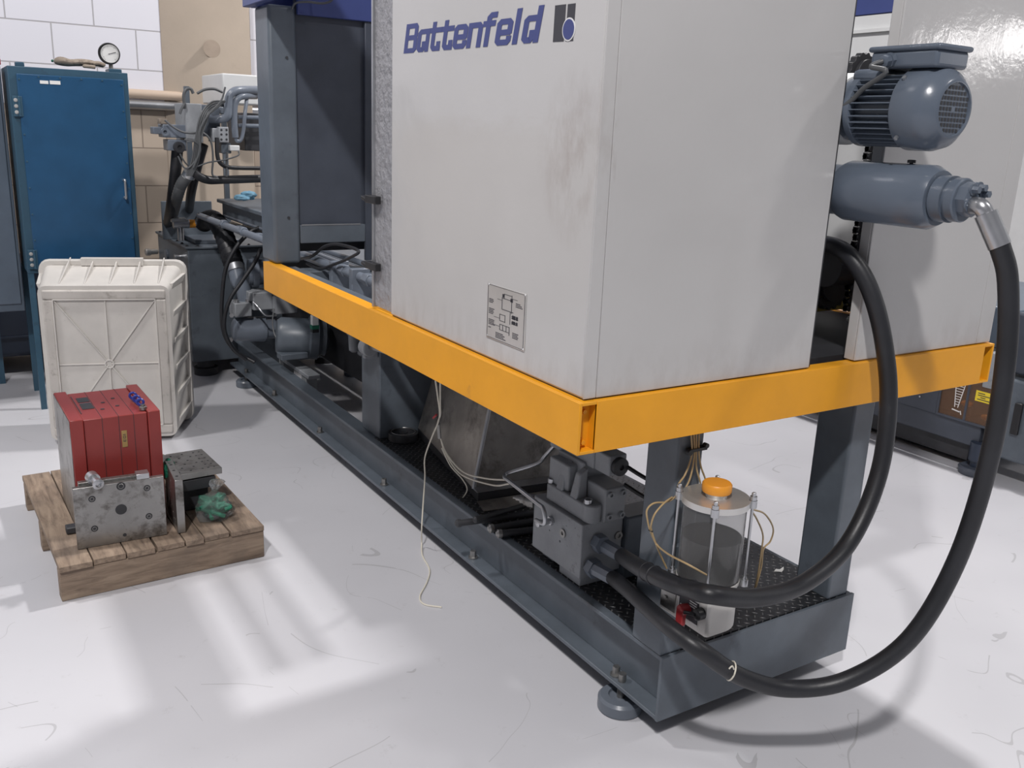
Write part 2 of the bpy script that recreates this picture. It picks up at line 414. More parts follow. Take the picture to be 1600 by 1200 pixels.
MB().box(.066, W-.066, 1.85, 1.93, ZB, ZT).build('cross_member', 'grey', mc, bev=.002)
MB().box(.03, W-.02, .008, 1.86, ZT-.006, ZT+.0035).build('deck_plate', 'checker', mc)
def foot(x, y, par=mc):
    q = MB().lathe((x, y, 0), (0, 0, 1), [(0, .058), (.004, .062), (.032, .062), (.040, .055), (.041, .034), (.034, .032), (.034, 0)], 36)
    o = q.build('levelling_foot', 'grey_lt', par, bev=0)
    MB().cyl((x, y, .034), (x, y, ZB+.035), .011).build('spindle', 'steel', o)
    return o
for y in (.17, 3.72): foot(.022, y)
for y in (.17, 1.9, 3.72): foot(W-.03, y)
def post(x0, x1, y0, y1, z1=.90, z0=ZT, mat='grey'):
    return MB().box(x0, x1, y0, y1, z0, z1).build('support_post', mat, mc, bev=.007, seg=3)
pL = post(-.002, .076, .006, .12); post(.62, .706, .006, .125)
MB().box(.018, .072, -.010, .006, .796, .803).lathe((.018, .0, .796), (0, -1, 0), [(0, .007), (.012, .007)], 10).lathe((.070, .0, .806), (0, -1, 0), [(0, .006), (.012, .006)], 10).build('tube_clamp', 'dark', pL)
# wide column half way along, with its pivot lug
cl = MB().box(.040, .30, 1.83, 2.02, ZT, .93).build('support_post', 'grey', mc, bev=.005)
lg = MB().box(-.02, .04, 1.845, 1.865, .60, .70).cyl((-.0, 1.83, .645), (-.0, 1.88, .645), .035).build('pivot_lug', 'cast', cl, bev=.004)
MB().cyl((-.0, 1.86, .65), (.01, 1.50, .68), .012).build('pivot_rod', 'steel', cl)
# yellow guard rail, three C channels
q = MB(); q.box(-.3605, -.3535, -.0766, 2.039, .869, .981); q.box(-.3535, -.317, -.0766, 2.039, .974, .981); q.box(-.3535, -.317, -.0766, 2.039, .869, .876)
gr = q.build('guard_rail', 'yellow', mc, bev=.0012)
MB().box(-.3535, -.3105, -.050, -.045, .876, .974).box(-.3165, -.3125, -.074, -.036, .8765, .9735).build('bracket', 'yellow', gr)
q = MB()
for z in (.955, .888): q.piece().bolt((-.333, -.050, z), (0, -1, 0), .0055, .007)
q.build_each('bolt', 'yellow', gr)
MB().box(-.350, -.318, 2.02, 2.036, .876, .974).build('end_cap', 'yellow', gr)
q = MB(); q.box(-.3165, 1.04, -.0766, -.0696, .869, .981); q.box(-.3165, 1.04, -.0696, -.035, .974, .981); q.box(-.3165, 1.04, -.0696, -.035, .869, .876)
q.build('guard_rail', 'yellow', mc, bev=.0012)
q = MB(); q.box(1.077, 1.084, -.0766, 2.039, .869, .981); q.box(1.041, 1.077, -.0766, 2.039, .974, .981); q.box(1.041, 1.077, -.0766, 2.039, .869, .876)
q.build('guard_rail', 'yellow', mc, bev=.0012)
q = MB(); q.box(-.31, 1.03, .012, .09, .885, .965); q.box(-.31, -.25, .09, 1.98, .885, .965); q.box(.97, 1.03, .09, 1.98, .885, .965)
q.box(-.25, .97, 1.83, 1.93, .885, .965); q.build('cover_frame', 'grey', mc, bev=.003)
# near cover: side panel wraps the corner, end panel beside the gap
k = -.3435
q = MB(); q.box(k, .327, -.0605, .88, .983, 2.30)
cv = q.build('side_cover', 'cover', mc, bev=.006, seg=3)
MB().box(-.3115, .3275, -.0640, -.0600, .984, 2.30).build('end_cover', 'cover', mc, bev=.0015)
MB().box(k, -.3125, -.0640, -.0600, .984, 2.30).build('corner_trim', 'cover', mc, bev=.0015)
MB().box(-.34, .325, -.0595, .87, .9795, .984).build('seal_strip', 'dark', mc)
# far cover, beyond the gap
q = MB(); q.box(.495, 1.012, -.0640, -.058, .984, 2.30); q.box(.495, .503, -.058, -.030, .984, 2.30)
q.build('end_cover', 'cover', mc, bev=.002)
q = MB(); q.box(1.0135, 1.078, -.0640, -.058, .984, 2.30); q.box(1.072, 1.078, -.058, .9, .984, 2.30)
q.build('side_cover', 'cover', mc, bev=.002)
MB().box(.505, .525, -.055, -.035, .984, 2.28).build('frame_upright', 'grey', mc)
MB().box(.328, .34, -.056, -.03, .984, 2.28).build('frame_upright', 'dark', mc)
# inside the gap
MB().box(1.03, 1.045, .0, 2.0, 1.02, 1.885).build('inner_panel', 'offwhite', mc)
MB().box(1.02, 1.045, .0, 2.0, 1.835, 1.845).build('panel_edge', 'offwhite', mc)
MB().box(.335, 1.03, .0, .9, .966, .984).build('drip_tray', 'dark', mc)
MB().box(.34, .60, .30, .80, .984, 1.16).build('drive_housing', 'dark', mc, bev=.01)
MB().box(.62, .86, .22, .46, 1.045, 1.09).box(.62, .88, .20, .48, 1.09, 1.095).build('gear_guard', 'olive', mc, bev=.002)
# lettering on the side cover
YA, YE = .802, .157         # baseline start and end along y
def letter_strokes():
    """strokes on a grid: x-height 5, cap height 7; each glyph (width, list of polylines)"""
    return {
     'B': (4.2, [[(0, 0), (0, 7)], [(0, 7), (3.2, 7), (3.6, 6.5), (3.6, 4.2), (3.1, 3.7), (0, 3.7)], [(3.1, 3.7), (3.6, 3.2), (3.6, .5), (3.1, 0), (0, 0)]]),
     'a': (3.8, [[(3.2, 0), (3.2, 5)], [(3.2, 5), (.5, 5), (0, 4.5), (0, .5), (.5, 0), (1.6, 0), (1.9, .4), (1.9, 1.6)]]),
     't': (3.4, [[(.6, 6.6), (.6, .6), (1.1, 0), (2.8, 0)], [(-.1, 5), (2.8, 5)], [(2.7, 0), (2.7, 1.2)]]),
     'e': (3.8, [[(.5, 2.4), (2.9, 2.4)], [(3.2, 2.72), (3.2, 4.5), (2.7, 5), (.5, 5), (0, 4.5), (0, .5), (.5, 0), (2.8, 0), (3.2, .5), (3.2, .8)]]),
     'n': (3.8, [[(0, 0), (0, 5), (2.7, 5), (3.2, 4.5), (3.2, 0)]]),
     'f': (3.2, [[(.8, 0), (.8, 6.4), (1.4, 7), (2.4, 7)], [(-.2, 5), (2.2, 5)]]),
     'l': (1.9, [[(.4, 0), (.4, 7)]]),
     'd': (3.8, [[(3.2, 0), (3.2, 7)], [(3.2, 5), (.5, 5), (0, 4.5), (0, .5), (.5, 0), (1.6, 0), (1.9, .4), (1.9, 1.6)]]),
    }
def stroke_mesh(m, pts, wd, fn, th):
    n = len(pts); hw = wd/2; L_, R_ = [], []
    V = [Vector((*p, 0)) for p in pts]
    for i in range(n):
        if i == 0: t = (V[1]-V[0]).normalized(); p = V[0]-t*0
        elif i == n-1: t = (V[-1]-V[-2]).normalized(); p = V[-1]
        else:
            a = (V[i]-V[i-1]).normalized(); b = (V[i+1]-V[i]).normalized(); t = (a+b).normalized(); p = V[i]
        nn = Vector((-t.y, t.x, 0)); s_ = 1
        if 0 < i < n-1: s_ = 1/max(.5, nn.dot(Vector((-a.y, a.x, 0))))
        if i == 0: p = p-t*hw
        if i == n-1: p = p+t*hw
        L_.append(p+nn*hw*s_); R_.append(p-nn*hw*s_)
    for i in range(n-1):
        poly = [L_[i], L_[i+1], R_[i+1], R_[i]]
        m.hexa([fn(p.x, p.y, 0) for p in poly], [fn(p.x, p.y, th) for p in poly])
G = letter_strokes(); word = 'Battenfeld'
tot = sum(G[c][0] for c in word)+.95*(len(word)-1)
ux = (YA-YE)/(tot+1.2); uz = .068/8.2
m = MB(); cx = .7; zi = 0
for ch in word:
    wd_, st = G[ch]
    for pl_ in st:
        zi += 1
        fn = lambda a, b, t, cx=cx, zi=zi: (k-.0004-.00001*zi-t, YA-(cx+a+(b)*.16)*ux, (1.690-(cx+a)/tot*.0085)+(b+.6)*uz)
        stroke_mesh(m, pl_, 1.4, fn, .0004)
    cx += wd_+.95
m.build('lettering', 'ink', cv, smooth=False)
# emblem
q = MB()
q.prism([(k-.0006, .1095, 1.678), (k-.0006, .072, 1.677), (k-.0006, .070, 1.7445), (k-.0006, .1075, 1.7455)], (.0005, 0, 0))
q.prism([(k-.0006, .066, 1.677), (k-.0006, .040, 1.676), (k-.0006, .038, 1.7435), (k-.0006, .064, 1.7440)], (.0005, 0, 0))
em = q.build('emblem', 'ink_grey', cv, smooth=False)
MB().lathe((k-.0002, .056, 1.698), (-1, 0, 0), [(0, .0215), (.0010, .0215)], 40).build('emblem_ring', 'ink_white', em, smooth=False)
MB().lathe((k-.0012, .056, 1.698), (-1, 0, 0), [(0, .0185), (.0008, .0185)], 40).build('emblem_disc', 'ink', em, smooth=False)
# engraved data plate with its machine diagram
dp = MB().box(k-.0025, k, .163, .330, 1.034, 1.163).build('data_plate', 'alu', cv, bev=.001)
q = MB()
def dpr(u0, u1, v0, v1): q.box(k-.0031, k-.0025, .330-.167*u1, .330-.167*u0, 1.034+.129*v0, 1.034+.129*v1)
for a, b, c, d in ((.02, .98, .02, .026), (.02, .98, .975, .98), (.02, .026, .02, .98), (.974, .98, .02, .98),
                   (.40, .66, .80, .81), (.40, .41, .60, .82), (.65, .66, .58, .90), (.42, .70, .60, .612), (.45, .64, .88, .89), (.45, .46, .80, .89),
                   (.35, .50, .50, .51), (.35, .36, .40, .51), (.49, .50, .38, .51), (.35, .50, .385, .395),
                   (.36, .62, .32, .33), (.36, .37, .22, .33), (.61, .62, .18, .33), (.36, .62, .22, .23), (.44, .45, .22, .33), (.53, .54, .22, .33),
                   (.62, .63, .38, .60), (.20, .36, .425, .431), (.18, .36, .28, .286), (.28, .40, .76, .766), (.66, .80, .84, .846)): dpr(a, b, c, d)
rr = random.Random(3)
for (u0, v0, n_, w__) in ((.06, .66, 3, .11), (.06, .46, 4, .12), (.06, .26, 4, .15), (.76, .72, 3, .14), (.66, .50, 2, .16), (.66, .40, 2, .16), (.70, .16, 4, .14), (.26, .06, 4, .24), (.06, .20, 1, .07)):
    for i in range(n_):
        uu = u0
        while uu < u0+w__*rr.uniform(.8, 1):
            l_ = rr.uniform(.018, .04); dpr(uu, uu+l_, v0+i*.028, v0+i*.028+.014); uu += l_+.008
for a, b, c, d in ((.68, .76, .49, .56), (.68, .76, .40, .46), (.78, .82, .49, .56), (.78, .82, .40, .46), (.41, .46, .82, .88), (.62, .68, .78, .84)): dpr(a, b, c, d)
q.build('engraving', 'ink_grey', dp, smooth=False)
q = MB()
for u in (.03, .97):
    for v_ in (.03, .97): q.piece().lathe((k-.0025, .330-.167*u, 1.034+.129*v_), (-1, 0, 0), [(0, .003), (.001, .0025)], 10)
q.build_each('rivet', 'zinc', dp)
# polycarbonate door beside the near cover
wp = MB().box(k+.004, k+.010, .884, .998, .99, 2.2).build('guard_window', 'poly', mc)
MB().box(k-.003, k+.012, .998, 1.008, .985, 2.2).build('window_frame', 'zinc', mc, bev=.001)
for z in (1.303, 1.112):
    MB().box(k-.022, k-.003, .94, 1.015, z-.012, z+.010).prism([(k-.022, 1.015, z-.010), (k-.022, 1.045, z-.004), (k-.006, 1.045, z-.004), (k-.006, 1.015, z-.010)], (0, 0, .010)).build('door_catch', 'black', mc, bev=.002)
# bulkhead with recessed panel, seen through the open side
yb_ = 1.944
bh = MB().box(k, -.24, yb_, 2.107, .982, 1.912).build('bulkhead_column', 'grey', mc, bev=.012, seg=3)
MB().box(-.24, .028, yb_, yb_+.05, 1.058, 1.128).build('bulkhead_rail', 'grey', mc, bev=.003)
MB().box(.028, 1.03, yb_, yb_+.016, .982, 1.95).build('bulkhead_column', 'bulk', mc, bev=.003)
q = MB().box(-.24, 1.03, yb_+.018, yb_+.03, 1.128, 1.99).build('bulkhead_panel', 'bulk', mc)
MB().box(-.24, 1.03, 2.06, 2.07, 1.012, 1.128).build('opening_dark_sheet', 'dark', mc)  # dark sheet added behind the opening, stands in for the shade there
MB().box(-.235, .006, yb_-.002, yb_+.002, 1.126, 1.131).build('panel_lip', 'zinc', q)
q = MB()
for a in ((-0.278, 1.943, 1.734), (-0.286, 1.943, 1.157)): q.piece().cyl(a, (a[0], a[1]-.004, a[2]), .005, n=10)
q.build_each('plug', 'dark', bh)
# blue canopy
q = MB(); q.box(-.378, -.35, .884, 2.135, 1.912, 2.30); q.box(-.35, 1.09, 2.06, 2.135, 1.912, 2.30); q.box(1.047, 1.09, -.02, 2.06, 1.89, 2.30)
q.box(-.235, 1.03, 1.935, 1.955, 1.885, 2.30)
q.build('canopy', 'blue', mc, bev=.003)
MB().tube([(-0.259, 1.930, 1.900), (-0.248, 1.920, 1.920), (-0.212, 1.900, 1.926), (-0.159, 1.880, 1.925), (-0.131, 1.860, 1.941), (-0.129, 1.850, 1.990)], .004, 8).build('canopy_cable', 'cable', mc)
# tie pipes and hoses inside, running the length of the machine
q = MB()
for x, z, r in ((-.16, .985, .017), (-.08, .955, .017), (.02, .93, .020), (-.02, .985, .012)):
    q.piece().cyl((x, 1.0, z), (x, 3.9, z-.005), r)
q.build_each('hydraulic_pipe', 'hydr', mc)
q = MB()
for y in (1.55, 1.75): q.piece().box(-.19, .05, y, y+.03, .90, .96); q.box(-.19, -.12, y, y+.03, .955, 1.012)
for x, z, r in ((-.16, .985, .024), (-.08, .955, .024)):
    for y in (1.45, 1.68, 3.0, 3.35): q.piece().cyl((x, y, z), (x, y+.045, z), r, n=6)
q.build_each('pipe_clamp', 'hydr', mc, bev=.003)
MB().tube([(-0.200, 2.081, 0.977), (-0.190, 1.958, 1.006), (-0.170, 1.869, 1.054), (-0.150, 1.773, 1.072), (-0.150, 1.587, 1.072), (-0.170, 1.610, 1.046), (-0.190, 1.704, 1.011), (-0.200, 1.847, 0.972), (-0.200, 1.990, 0.972)], .006, 8).build('signal_cable', 'rubber', mc)
# inner machinery in shade under the rail
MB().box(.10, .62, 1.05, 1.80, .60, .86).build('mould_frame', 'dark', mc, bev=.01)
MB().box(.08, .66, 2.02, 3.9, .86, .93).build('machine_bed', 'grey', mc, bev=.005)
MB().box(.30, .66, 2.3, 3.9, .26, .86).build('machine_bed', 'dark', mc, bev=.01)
q = MB(); q.box(-.03, .28, 3.05, 3.9, .985, 1.055); q.box(-.06, .31, 3.05, 3.9, 1.055, 1.075); q.box(.02, .25, 3.05, 3.25, 1.075, 1.13)
q.build('slide_bed', 'grey', mc, bev=.004)

# ------------------------------------------------------------------ drive motor in the gap
mt = thing('electric_motor', (.41, -.12, 1.585), 'grey finned electric motor with terminal box poking out of the gap between the covers', 'motor')
AX = Vector((.41, 0, 1.585))
MB().lathe((.41, .02, 1.585), (0, -1, 0), [(.053, .070), (.075, .073), (.083, .082), (.098, .082), (.10, .076), (.10, .060), (.17, .060)], 40).build('end_shield', 'grey_motor', mt)
MB().lathe((.41, -.058, 1.585), (0, -1, 0), [(0, .0610), (.13, .0610)], 40).build('motor_body', 'grey_motor', mt)
q = MB()
for i in range(36):
    a = 2*PI*i/36+.05
    if 1.15 < a < 1.99: continue
    R_ = Matrix.Translation(AX) @ Matrix.Rotation(-a, 4, 'Y')
    q.box(.058, .0810, -.192, -.074, -.0011, .0011, R_)
q.build('cooling_fins', 'grey_motor', mt)
MB().lathe((.41, -.185, 1.585), (0, -1, 0), [(0, .0845), (.004, .0870), (.055, .0870), (.078, .080), (.095, .062), (.098, .058), (.098, .054), (.094, .053), (.094, .001)], 48).build('fan_cover', 'grey_motor', mt)
q = MB()
for i in range(-4, 5):
    for j in range(-4, 5):
        x, z = i*.0108, j*.0108
        if x*x+z*z < .0485**2 and not (abs(i) <= 0 and abs(j) <= 0): q.box(.41+x-.0036, .41+x+.0036, -.2800, -.2785, 1.585+z-.0036, 1.585+z+.0036)
gv = q.build('vent_grille', 'dark', mt, smooth=False)
q = MB()
for a in (.7, 2.4, 3.9, 5.5): q.piece().bolt((.41+.085*math.cos(a), -.200, 1.585+.085*math.sin(a)), (math.cos(a), 0, math.sin(a)), .005, .006)
q.build_each('bolt', 'zinc', mt)
MB().box(.355, .465, -.13, -.055, 1.640, 1.668).build('box_neck', 'grey_motor', mt, bev=.01)
tb = MB().box(.356, .464, -.262, -.098, 1.666, 1.703).build('terminal_box', 'grey_motor', mt, bev=.008, seg=3)
MB().box(.351, .469, -.268, -.092, 1.701, 1.713).build('box_lid', 'grey_motor', tb, bev=.006, seg=3)
MB().lathe((.358, -.150, 1.684), (-1, 0, -.2), [(0, .016), (.012, .016), (.012, .013), (.026, .013), (.028, .009)], 8).build('cable_gland', 'grey_motor', tb)
MB().tube([(.332, -.150, 1.680), (.315, -.135, 1.668), (0.312, -0.177, 1.656), (0.325, -0.116, 1.625), (0.333, -0.068, 1.592), (.330, .03, 1.55)], .0055, 10).build('power_cable', 'cable', mt)
# gear case and sprockets
MB().lathe((.41, .20, 1.585), (0, -1, 0), [(0, .080), (.222, .080), (.232, .074), (.232, .0)], 36).build('gear_case', 'offwhite', mt)
sp = thing('chain_drive', (.65, .1, 1.2), 'black roller chain and toothed wheels inside the cover gap', 'chain drive')
def sprocket(c, R, n):
    q = MB(); pr_ = []
    rs0 = []
    for side in (0, .018):
        r_ = []
        for i in range(n*4):
            a = 2*PI*i/(n*4); rr_ = R*(1+(.09 if i % 4 in (1, 2) else 0))
            r_.append(Vector((c[0]+rr_*math.cos(a), c[1]+side, c[2]+rr_*math.sin(a))))
        rs0.append(r_)
    q.rings(rs0); q.lathe((c[0], c[1]-.012, c[2]), (0, 1, 0), [(0, R*.75), (.012, R*.75)], 24)
    return q.build('sprocket', 'dark', sp, bev=.001)
sprocket((0.592, 0.100, 1.675), .050, 15); sprocket((0.709, 0.200, 1.133), .075, 22)
q = MB(); z = 1.08; i = 0
cx_ = .652
while z < 1.68:
    w_ = .014 if i % 2 else .010
    q.lathe((cx_-w_, .1, z), (1, 0, 0), [(0, .0075), (2*w_, .0075)], 8)
    for sx in (-w_, w_-.002):
        q.box(cx_+sx, cx_+sx+.002, .094, .106, z-.009, z+.009)
    q.lathe((cx_-.006, .086, z), (0, 1, 0), [(0, .009), (.004, .009)], 10); q.lathe((cx_+.006, .086, z+.006), (0, 1, 0), [(0, .009), (.004, .009)], 10)
    z += .019; i += 1
q.build('roller_chain', 'dark', sp)
MB().lathe((0.592, 0.120, 1.194), (1, 0, 0), [(-.03, .055), (.10, .055), (.10, .04), (.14, .04)], 24).build('drive_wheel', 'dark', sp)
wpz = thing('white_plug', (0.929, 0.300, 0.978), 'small white plastic plug beside the yellow guard inside the cover gap', 'plug')
MB().lathe((0.932, 0.300, 0.964), (0, 0, 1), [(0, .010), (.028, .010), (.030, .007), (.034, .007)], 12).build('plug_body', 'paper', wpz)

# ------------------------------------------------------------------ hydraulic cylinder below the motor
hc = thing('hydraulic_cylinder', (.41, -.12, 1.398), 'smooth grey hydraulic cylinder sticking out of the gap below the motor', 'cylinder')
c0 = (.41, .12, 1.402)
MB().lathe((.41, .25, 1.402), (0, -1, 0), [(0, .058), (.29, .058)], 40).build('rear_barrel', 'hydr', hc)
MB().lathe((.41, -.035, 1.402), (0, -1, 0), [(0, .045), (.004, .064), (.016, .0685), (.226, .0685), (.246, .058), (.246, .046)], 48).build('barrel', 'grey_motor', hc)
MB().lathe((.41, -.281, 1.402), (0, -1, 0), [(0, .046), (.003, .049), (.030, .049), (.030, .042), (.036, .042), (.038, .046), (.055, .046), (.058, .043)], 40).build('end_collar', 'grey_motor', hc)
MB().lathe((.41, -.338, 1.405), (0, -1, 0), [(0, .036), (.022, .036), (.024, .032)], 8).build('end_cap', 'grey_motor', hc)
q = MB()
for a in (.5, 1.3, 2.2, 3.6, 5.4): q.piece().bolt((.41+.026*math.cos(a), -.361, 1.405+.026*math.sin(a)), (0, -1, 0), .008, .013)
q.build_each('cap_bolt', 'grey_motor', hc)
MB().lathe((.41, -.20, 1.464), (0, 0, 1), [(0, .004), (.008, .004), (.008, .009), (.014, .009), (.015, .006)], 12).build('bleed_screw', 'dark', hc)

# ------------------------------------------------------------------ big rubber hoses
h1 = thing('hydraulic_hose', (.08, .38, .33), 'long black hydraulic hose hanging from the cylinder end down to the valve block, outer loop', 'hose', None)
P1 = [(0.047, 0.270, 0.337), (-0.020, 0.117, 0.385), (-0.060, 0.003, 0.406), (-0.095, -0.123, 0.424), (-0.076, -0.200, 0.406), (0.023, -0.240, 0.330), (0.143, -0.280, 0.286), (0.252, -0.350, 0.316), (0.349, -0.420, 0.429), (0.428, -0.450, 0.616), (0.447, -0.470, 0.862), (0.439, -0.470, 1.089), (0.429, -0.450, 1.248), (0.407, -0.430, 1.324)]
MB().tube(P1, .0205, 20, 10).build('hose', 'rubber', h1)
MB().tube([(0.080, 0.448, 0.295), (0.045, 0.330, 0.332), (0.048, 0.265, 0.336)], .021, 8, 0).build('hose_fitting', 'hydr', h1)
MB().lathe((0.052, 0.375, 0.324), (-.06, -1, .0), [(0, .028), (.026, .028)], 6).build('hose_nut', 'hydr', h1)
MB().tube([(.41, -.352, 1.392), (0.389, -0.385, 1.395), (0.395, -0.400, 1.378), (0.407, -0.432, 1.319)], .0175, 16, 4).build('hose_elbow', 'zinc', h1)
MB().cyl((0.392, -0.400, 1.381), (0.408, -0.432, 1.318), .0225, n=12).build('crimp_sleeve', 'zinc', h1)
q = MB().ring((-0.006, -0.230, 0.350), (.7, -.4, -.3), .0215, .0022, 20, 6)
q.tube([(-0.046, -0.260, 0.384), (-0.039, -0.262, 0.390), (-0.030, -0.260, 0.378)], .0018, 6, 3)
q.build('cable_tie', 'whitewire', h1)
h2 = thing('hydraulic_hose', (.09, .38, .4), 'black hydraulic hose looping over the lubricator and up into the cover gap, inner loop', 'hose', None)
P2 = [(0.081, 0.280, 0.391), (0.000, 0.149, 0.450), (-0.055, 0.041, 0.492), (-0.085, -0.066, 0.521), (-0.085, -0.136, 0.533), (-0.091, -0.225, 0.560), (0.051, -0.225, 0.516), (0.228, -0.210, 0.501), (0.401, -0.190, 0.558), (0.501, -0.175, 0.712), (0.526, -0.155, 0.895), (0.503, -0.130, 1.053), (0.476, -0.090, 1.174), (0.458, -0.030, 1.247), (0.482, 0.060, 1.261), (0.582, 0.200, 1.236)]
MB().tube(P2, .0215, 20, 10).build('hose', 'rubber', h2)
MB().tube([(0.085, 0.432, 0.382), (0.083, 0.345, 0.388), (0.082, 0.275, 0.391)], .0215, 8, 0).build('hose_fitting', 'hydr', h2)
MB().lathe((0.074, 0.382, 0.393), (-.03, -1, 0), [(0, .027), (.028, .027)], 6).build('hose_nut', 'hydr', h2)
q = MB()
for a, b in ((1012,892), (1024,898), (1094,926)): pass
for P_ in ((-0.064, 0.012, 0.500), (-0.076, -0.027, 0.511), (-0.085, -0.160, 0.540)): q.piece().ring(P_, (-.1, -.95, .1), .0222, .0022, 20, 6)
q.build_each('cable_tie', 'dark', h2)

# ------------------------------------------------------------------ valve block on the base rail
vb = thing('valve_block', (.09, .5, .254), 'grey hydraulic valve block bolted on the near end of the base', 'valve block')
MB().box(.02, .165, .386, .634, .285, .452).build('manifold', 'cast', vb, bev=.003)
MB().piece().box(.03, .13, .395, .50, ZT+.004, .287).piece().box(.05, .14, .56, .62, ZT+.004, .287).build_each('mounting_foot', 'cast', vb, bev=.003)
q = MB(); q.box(.034, .150, .392, .592, .453, .505)
q.lathe((.060, .400, .453), (0, 0, 1), [(0, .028), (.055, .028)], 20)
q.box(.078, .152, .366, .50, .453, .556); q.box(.045, .14, .50, .60, .505, .585)
for y in (.445, .515): q.hexa([(.036, y, .50), (.075, y, .50), (.075, y+.035, .50), (.036, y+.035, .50)], [(.050, y+.006, .575), (.078, y+.006, .590), (.078, y+.030, .590), (.050, y+.030, .575)])
vv = q.build('pilot_valve', 'cast', vb, bev=.005)
q = MB()
for p in ((.047, .402, .508), (.047, .585, .506)): q.piece().lathe(p, (0, 0, 1), [(0, .012), (.012, .012), (.012, .006), (.006, .006), (.006, 0)], 16)
q.build_each('cap_screw', 'zinc', vv)
q = MB()
for x in (.094, .138):
    for z in (.472, .538): q.piece().lathe((x, .367, z), (0, -1, 0), [(0, .009), (.009, .009), (.009, .005), (.004, .005), (.004, 0)], 14)
q.build_each('cap_screw', 'cast', vv)
# solenoid valve lying on top, below the yellow rail
q = MB(); q.box(.085, .155, .44, .66, .590, .665); q.box(.075, .165, .47, .60, .545, .60)
sv = q.build('solenoid_valve', 'cast', vb, bev=.005)
MB().box(.088, .150, .372, .44, .590, .650).build('coil_end', 'cast', sv, bev=.005)
MB().lathe((.120, .373, .618), (0, -1, 0), [(0, .026), (.016, .026), (.018, .018), (.018, .008), (.012, .008), (.012, 0)], 24).build('coil_nut', 'dark', sv)
MB().lathe((.125, .46, .665), (0, 0, 1), [(0, .028), (.09, .028), (.092, .02)], 20).build('coil_housing', 'alu', sv)
q = MB()
for dy, dz in ((0, 0), (.004, -.055)):
    q.piece().tube([(.142, .365, .616+dz), (.160, .31, .600+dz), (.165, .23, .598+dz), (.120, .15, .632+dz*.9), (.07, .121, .648+dz)], .006, 10)
q.build_each('coil_cable', 'black', vb)
# ports and plugs on the manifold face
q = MB()
q.piece().lathe((.02, .475, .392), (-1, 0, 0), [(0, .013), (.004, .013), (.004, .006), (0.001, .006), (.001, 0)], 16)
q.piece().lathe((.15, .386, .395), (0, -1, 0), [(0, .013), (.005, .013), (.005, .006), (.001, .006), (.001, 0)], 16)
q.build_each('port_plug', 'steel', vb)
q = MB()
for y, z, r in ((.545, .372, .003), (.49, .36, .004), (.462, .42, .002), (.42, .43, .002)): q.lathe((.0203, y, z), (-1, 0, 0), [(0, r), (.0003, r)], 10)
q.build('port_holes', 'dark', vb, smooth=False)
q = MB()
q.lathe((.02, .535, .408), (-1, .0, 0), [(0, .014), (.010, .014)], 6); q.lathe((.01, .535, .408), (-1, 0, 0), [(0, .009), (.025, .009), (.030, .011), (.042, .011), (.044, .006)], 12)
q.build('pipe_fitting', 'zinc', vb)
q = MB(); q.lathe((.03, .645, .425), (-.6, .8, 0), [(0, .022), (.02, .022), (.02, .018), (.032, .018), (.032, .014), (.045, .014), (.045, .008), (.06, .008), (.06, .004), (.07, .004)], 20)
q.build('relief_valve', 'steel', vb)
MB().tube([(-.022, .535, .408), (-.030, .545, .415), (-0.035, 0.493, 0.426), (-0.035, 0.503, 0.467), (-0.030, 0.548, 0.469), (-0.020, 0.700, 0.473), (0.000, 0.777, 0.465), (0.030, 0.781, 0.474), (0.090, 0.728, 0.510), (0.110, 0.717, 0.536), (0.130, 0.681, 0.591)], .0065, 10, 6).build('steel_pipe', 'zinc', vb)
MB().box(.168, .52, .37, .46, ZT+.004, .45).build('pump_plinth', 'grey', vb, bev=.006)
q = MB().lathe((.20, .30, .30), (-.2, -1, 0), [(-.03, .03), (.02, .03), (.02, .02), (.035, .02)], 20)
q.build('drain_plug', 'dark', vb)

# ------------------------------------------------------------------ lubricator
CXY = (.024, -.100)
lu = thing('grease_lubricator', (CXY[0], CXY[1], .407), 'lubricator with clear oil reservoir, tie rods and yellow cap hung on the corner post', 'lubricator')
def arcbox(q, x0, x1, y0, y1, z0, z1, r):
    pts = [(x0, y1), (x0, y0+.006), (x0+.005, y0)]
    for i in range(9):
        a = -PI/2+PI/2*i/8; pts.append((x1-r+r*math.cos(a), y0+r+r*math.sin(a)))
    pts.append((x1, y1)); q.prism([(x, y, z0) for x, y in pts], (0, 0, z1-z0))
q = MB(); arcbox(q, -.033, .092, -.170, -.008, .407, .500, .065)
q.lathe((CXY[0], CXY[1], .490), (0, 0, 1), [(0, .058), (.012, .063), (.024, .073), (.034, .074)], 40)
pb = q.build('pump_body', 'castalu', lu, bev=.003)
MB().box(.0, .075, -.010, .0045, .415, .56).build('mounting_bracket', 'grey', lu, bev=.002)
MB().lathe((CXY[0], CXY[1], .524), (0, 0, 1), [(0, .0725), (.181, .0725), (.181, .070), (0, .070)], 48).build('reservoir', 'acrylic', lu)
MB().lathe((CXY[0], CXY[1], .525), (0, 0, 1), [(0, .0690), (.100, .0690), (.100, 0)], 40).build('oil_fill', 'oil', lu)
MB().lathe((CXY[0], CXY[1], .705), (0, 0, 1), [(0, .078), (.015, .078), (.015, .0), ], 48).build('reservoir_lid', 'alu', lu)
MB().lathe((CXY[0], CXY[1], .720), (0, 0, 1), [(0, .025), (.014, .025)], 28).build('filler_neck', 'alu', lu)
MB().lathe((CXY[0], CXY[1], .732), (0, 0, 1), [(0, .0325), (.003, .034), (.018, .034), (.022, .031), (.022, 0)], 32).build('filler_cap', 'orange', lu)
